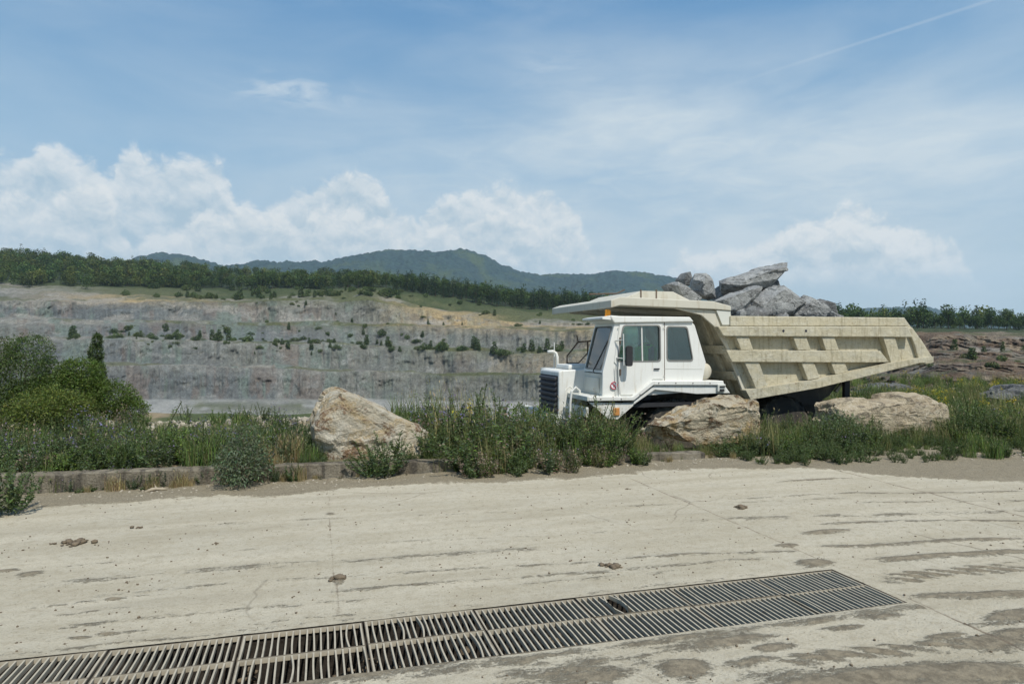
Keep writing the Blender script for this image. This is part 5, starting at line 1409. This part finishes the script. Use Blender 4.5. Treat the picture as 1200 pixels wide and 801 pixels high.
# bushes
bproto = []
for k in range(4):
    h = Heap(); cols = [[(.085,.12,.045), (.10,.135,.05)], [(.058,.088,.032), (.07,.105,.038)], [(.11,.135,.05), (.09,.12,.04)], [(.065,.095,.038), (.075,.105,.04)]][k]
    lm = [((0,0,1.0), 1.1, .85), ((.9,.2,.7), .8, .8), ((-.8,-.2,.8), .85, .8)] if k < 3 else [((0,0,.9), .7, 1.1), ((0,0,1.9), .6, 1.2), ((0.1,0,2.9), .4, 1.2)]
    h.put(bushy(lm, 420, .40, .28, cols, .25, Rt), (0, 0, 0)); o = h.build('quarry_bush', M['far_leaf'], loc=(0, 0, 0)); bproto.append(o)
bused = set()
def bushes(n, px0, px1, segs, smin, smax, kinds=(0, 1, 2, 3)):
    for k in range(n):
        px = rf.uniform(px0, px1); s, a, b_ = rf.choice(segs); q = surf(px, s, rf.uniform(a, b_)); i = rf.choice(kinds)
        if i in bused: o = bproto[i].copy(); COL.objects.link(o)
        else: o = bproto[i]; bused.add(i)
        sc = rf.uniform(smin, smax); o.location = q - Vector((0, 0, .3)); o.rotation_euler = (0, 0, rf.uniform(0, 6.3)); o.scale = (sc * rf.uniform(.8, 1.3), sc, sc * rf.uniform(.7, 1.1))
        tag(o, 'small green bush growing on the ledges and scree of the quarry wall', 'bush', 'bushes on the quarry benches')
bushes(46, 80, 300, [(6, .1, .9), (6, 0, 1), (7, 0, .6)], .5, 1.9)
bushes(10, -20, 90, [(6, 0, .6), (4, 0, 1)], .6, 1.5)
bushes(42, 300, 430, [(6, 0, 1), (7, 0, .9), (5, .5, 1)], .4, 1.4)
bushes(20, 420, 520, [(6, 0, 1), (5, .7, 1), (7, 0, .6)], .7, 1.8)
bushes(30, 500, 660, [(6, 0, .9), (6, 0, .4), (5, .75, 1)], .8, 1.9, (1, 3, 0, 3))
bushes(16, 440, 720, [(8, .1, 1), (9, 0, 1), (10, 0, .6)], .5, 1.0)
bushes(10, 300, 460, [(8, .1, 1), (9, .2, 1)], .5, 1.0)
bushes(12, 1080, 1210, [(6, 0, 1), (8, 0, 1), (5, .3, 1)], .4, 1.0)
bushes(30, 120, 480, [(11, 0, 1), (12, 0, 1), (10, .7, 1)], .9, 2.3)
bushes(50, 190, 470, [(11, 0, 1), (10, .3, 1)], .8, 2.2)
bushes(20, 100, 300, [(6, .1, 1), (7, 0, .9), (5, .4, 1)], .35, 1.0)
bushes(10, 480, 720, [(11, 0, 1), (10, .5, 1)], .8, 1.6)
DENOISE = True
# ================================================================ sky, sun, air, camera
SUN_EL, SUN_AZ = math.radians(56), math.radians(167)      # azimuth measured from +y (away) towards +x (right)
w = bpy.data.worlds.new('World'); SC.world = w; w.use_nodes = True
w.cycles.sampling_method = 'MANUAL'; w.cycles.sample_map_resolution = 384
t = NT(w.node_tree); t.n.clear()
wo = t.new('ShaderNodeOutputWorld'); bg = t.new('ShaderNodeBackground'); bg.inputs[1].default_value = .10
sky = t.new('ShaderNodeTexSky', sky_type='NISHITA'); sky.sun_disc = False
sky.sun_elevation = SUN_EL; sky.sun_rotation = SUN_AZ
sky.air_density = 1.0; sky.dust_density = .6; sky.ozone_density = 1.2
gd = t.new('ShaderNodeTexCoord').outputs['Generated']
x, y, z = t.sep(gd)
hl = t.math('SQRT', t.math('ADD', t.math('MULTIPLY', x, x), t.math('MULTIPLY', y, y)))
e = t.math('DIVIDE', z, t.math('MAXIMUM', hl, .02))
az = t.math('SUBTRACT', t.math('ARCTAN2', x, y), YAW)
def pe(px, py):
    X = (px - 600) / FPX; return math.atan(X), (400.5 - py) / FPX / math.sqrt(1 + X * X)
def curve(pts, az_s):
    n = t.new('ShaderNodeFloatCurve'); t.link(t.remap(az_s, -1.0, 1.0, 0, 1), n.inputs['Value'])
    c = n.mapping.curves[0]; pp = sorted(((a + 1) / 2, min(1, max(0, e_ / .4))) for a, e_ in (pe(*p) for p in pts))
    while len(c.points) < len(pp): c.points.new(.5, .5)
    for q, (a, b) in zip(c.points, pp): q.location = (a, b); q.handle_type = 'VECTOR'
    n.mapping.update()
    return t.math('MULTIPLY', n.outputs[0], .4)
def puff(vec, scale, det=3.0, rough=.60):
    n = t.new('ShaderNodeTexVoronoi', feature='SMOOTH_F1', voronoi_dimensions='2D'); n.inputs['Scale'].default_value = scale; n.inputs['Detail'].default_value = det
    n.inputs['Roughness'].default_value = rough; n.inputs['Smoothness'].default_value = .35; n.inputs['Lacunarity'].default_value = 2.3; n.normalize = True
    t.link(vec, n.inputs['Vector']); return t.math('SUBTRACT', 1.0, t.math('MULTIPLY', n.outputs[0], 1.6))
def cumulus(pts, seed, amp, soft, base0, base1, scale=16):
    p = t.comb(t.math('ADD', az, seed), t.math('MULTIPLY', e, 1.15), 0.0)
    wn = t.new('ShaderNodeTexNoise', noise_dimensions='2D'); wn.inputs['Scale'].default_value = 26; wn.inputs['Detail'].default_value = 5; t.link(p, wn.inputs['Vector'])
    wv = t.new('ShaderNodeVectorMath', operation='MULTIPLY_ADD'); t.link(wn.outputs['Color'], wv.inputs[0]); wv.inputs[1].default_value = (.028, .024, 0); wv.inputs[2].default_value = (0, 0, 0); t.link(p, wv.inputs[2])
    pw = wv.outputs[0]
    b0 = puff(pw, scale)
    sh = t.new('ShaderNodeVectorMath', operation='ADD'); t.link(pw, sh.inputs[0]); sh.inputs[1].default_value = (.003, .017, 0)
    b1 = puff(sh.outputs[0], scale)
    T = curve(pts, t.math('ADD', az, t.math('MULTIPLY', t.math('SUBTRACT', wn.outputs['Fac'], .5), .020)))
    d = t.math('ADD', t.math('SUBTRACT', T, e), t.math('MULTIPLY', t.math('SUBTRACT', b0, .62), amp))
    mask = t.sstep(0.0, soft, d)
    mask = t.math('MULTIPLY', mask, t.sstep(base0, base1, e))
    lit = t.math('ADD', .52, t.math('MULTIPLY', t.math('SUBTRACT', b0, b1), 1.6))
    big = t.noise(p, 6.5, 4, .55)
    lit = t.math('ADD', lit, t.math('MULTIPLY', t.math('SUBTRACT', big, .5), 1.5))
    lit = t.math('SUBTRACT', lit, t.math('MULTIPLY', t.sstep(.02, .11, d), .30))
    lit = t.math('ADD', lit, t.math('MULTIPLY', t.sstep(.06, .0, d), .25), clamp=True)
    return mask, lit
# thin high veil
vz = t.comb(t.math('MULTIPLY', az, 1.0), t.math('MULTIPLY', e, 3.2), 0.0)
vn = t.noise(t.mapping(vz, (1, 1, 1), (0, 0, -.35)), 2.6, 8, .55, .4); vn2 = t.noise(t.mapping(vz, (1, 1, 1), (0, 0, .25)), 9.0, 8, .65, .8)
def blob(px, py, ra, re):
    a, b = pe(px, py)
    q = t.math('ADD', t.math('POWER', t.math('DIVIDE', t.math('SUBTRACT', az, a), ra), 2.0), t.math('POWER', t.math('DIVIDE', t.math('SUBTRACT', e, b), re), 2.0))
    return t.math('POWER', 2.718, t.math('MULTIPLY', q, -1.0))
veil = t.math('MULTIPLY', blob(820, 245, .48, .14), 2.1)
veil = t.math('ADD', veil, t.math('MULTIPLY', blob(740, 130, .20, .06), .55))
veil = t.math('ADD', veil, t.math('MULTIPLY', blob(1120, 200, .25, .06), .5))
veil = t.math('ADD', veil, t.math('MULTIPLY', blob(480, 190, .25, .05), .45))
vamt = t.math('MULTIPLY', veil, t.math('ADD', .15, t.math('ADD', t.math('MULTIPLY', t.sstep(.25, .8, vn), .55), t.math('MULTIPLY', t.sstep(.35, .8, vn2), .25))), clamp=True)
wisp = t.math('MULTIPLY', blob(345, 107, .075, .022), t.sstep(.40, .66, t.noise(vz, 14, 6, .6, .6)))
wisp = t.math('ADD', wisp, t.math('MULTIPLY', blob(655, 80, .06, .03), t.math('MULTIPLY', t.sstep(.45, .7, vn2), .35)))
gen = t.math('MULTIPLY', t.sstep(.30, .85, vn), .30)
# contrail: a straight line across the sky is a plane through the eye
def dirv(px, py):
    X = (px - 600) / FPX; Zp = (400.5 - py) / FPX; return Vector((CY * X + SY, CY - SY * X, Zp)).normalized()
d1, d2 = dirv(880, 92), dirv(1168, -2); nrm = d1.cross(d2).normalized()
dt = t.new('ShaderNodeVectorMath', operation='DOT_PRODUCT'); t.link(gd, dt.inputs[0]); dt.inputs[1].default_value = nrm
ct = t.math('MULTIPLY', t.sstep(.0028, .0004, t.math('ABSOLUTE', dt.outputs['Value'])), t.math('MULTIPLY', t.sstep(pe(790, 120)[0], pe(980, 60)[0], az), .20))
ct = t.math('MULTIPLY', ct, t.math('ADD', .4, t.math('MULTIPLY', t.noise(vz, 20, 4), .9)))
# three banks of cumulus, far to near
A = [(-300,260),(-120,200),(-30,182),(0,176),(20,178),(36,166),(47,157),(66,156),(85,161),(108,172),(120,188),(128,196),(134,184),(150,165),(160,162),(172,172),(196,173),(212,178),(244,175),(258,180),(264,192),(275,216),(300,232),(322,228),(344,206),(366,205),(400,196),(411,189),(432,192),(446,210),(460,234),(480,246),(494,246),(505,234),(520,224),(545,219),(566,214),(600,212),(636,213),(658,219),(672,231),(678,246),(682,270),(694,277),(712,279),(726,289),(742,309),(770,330),(900,350),(1200,352),(1500,300)]
B = [(-300,300),(-60,230),(0,212),(12,208),(40,226),(62,216),(92,205),(108,200),(124,206),(134,222),(146,255),(156,285),(170,260),(196,255),(222,248),(246,240),(272,236),(300,228),(330,232),(352,250),(372,240),(402,226),(424,232),(444,250),(470,270),(492,262),(512,252),(540,246),(570,240),(606,236),(632,248),(650,268),(668,286),(690,300),(716,312),(740,330),(1200,352),(1500,310)]
Cc = [(-300,352),(700,352),(770,330),(800,288),(822,284),(850,286),(872,281),(888,276),(900,270),(918,262),(930,251),(948,246),(966,244),(980,231),(992,227),(1006,231),(1018,238),(1036,245),(1060,245),(1076,252),(1086,262),(1104,269),(1120,275),(1130,292),(1142,312),(1160,332),(1220,345),(1500,352)]
mA, lA = cumulus(A, 3.1, .050, .022, .05, .15)
mB, lB = cumulus(B, 8.7, .052, .024, .05, .13, 17)
mC, lC = cumulus(Cc, 14.2, .040, .018, .05, .11); lC = t.math('ADD', lC, .12, clamp=True)
K = 1.0
SKYC = sky.outputs[0]
rp = t.new('ShaderNodeValToRGB'); t.link(t.math('MULTIPLY', e, 1.6, clamp=True), rp.inputs[0]); cr = rp.color_ramp
for k, (ps, c3) in enumerate(((0, (.31,.45,.57)), (.16, (.37,.52,.63)), (.40, (.26,.455,.645)), (.80, (.095,.275,.53)), (1.0, (.06,.20,.45)))):
    q = cr.elements[k] if k < 2 else cr.elements.new(ps)
    q.position = ps; q.color = (*c3, 1)
grad = t.mix(1.0, rp.outputs[0], (10, 10, 10), 'MULTIPLY')
col = t.mix(.8, SKYC, grad)
col = t.mix(t.math('ADD', gen, t.math('MULTIPLY', vamt, .80), clamp=True), col, (6.0, 6.8, 7.3))
col = t.mix(t.math('MULTIPLY', wisp, .65, clamp=True), col, (6.6, 7.2, 7.6))
col = t.mix(ct, col, (6.4, 7.0, 7.5))
def ccol_(l): return t.mix(l, (4.3, 5.4, 6.2), (8.0, 8.1, 8.0))
col = t.mix(t.math('MULTIPLY', mA, .78), col, ccol_(lA))
col = t.mix(t.math('MULTIPLY', mB, .80), col, ccol_(lB))
col = t.mix(t.math('MULTIPLY', mC, .92), col, ccol_(lC))
t.link(col, bg.inputs[0]); t.link(bg.outputs[0], wo.inputs[0])

sl = bpy.data.lights.new('sun', 'SUN'); sl.energy = 4.2; sl.angle = math.radians(.6); sl.color = (1.0, .955, .87)
so = bpy.data.objects.new('sun', sl); COL.objects.link(so)
sd = Vector((math.sin(SUN_AZ) * math.cos(SUN_EL), math.cos(SUN_AZ) * math.cos(SUN_EL), math.sin(SUN_EL)))
so.rotation_euler = sd.to_track_quat('Z', 'Y').to_euler(); so.location = (10, -10, 40)

HAZE = True
if HAZE:
    b = MB(); b.box((-5200, -600, -60), (6200, 5200, 620))
    m = bpy.data.materials.new('pale_air'); m.use_nodes = True; q = NT(m.node_tree); q.n.clear()
    oo = q.new('ShaderNodeOutputMaterial'); pv = q.new('ShaderNodeVolumePrincipled')
    pv.inputs['Color'].default_value = (.74, .90, 1, 1); pv.inputs['Density'].default_value = .0001; pv.inputs['Anisotropy'].default_value = .2
    q.link(pv.outputs[0], oo.inputs['Volume'])
    hz = b.build('haze', m); tag(hz, kind='stuff'); hz['label'] = 'pale summer haze in the air'; hz['category'] = 'haze'

cam = bpy.data.cameras.new('camera'); cam.lens = 24; cam.sensor_width = 36; cam.clip_end = 20000; cam.clip_start = .05
co = bpy.data.objects.new('camera', cam); COL.objects.link(co)
co.location = (0, 0, CAM_H); co.rotation_euler = (math.radians(90), 0, -YAW); SC.camera = co
SC.view_settings.view_transform = 'Standard'; SC.view_settings.look = 'None'; SC.view_settings.exposure = .12; SC.view_settings.gamma = 1; SC.view_settings.use_curve_mapping = False
SC.cycles.use_denoising = DENOISE
try: SC.cycles.denoiser = 'OPENIMAGEDENOISE'
except Exception: pass
SC.cycles.use_adaptive_sampling = True; SC.cycles.adaptive_threshold = .006; SC.cycles.sample_clamp_indirect = 4
SC.cycles.max_bounces = 6; SC.cycles.transparent_max_bounces = 12; SC.cycles.volume_bounces = 1
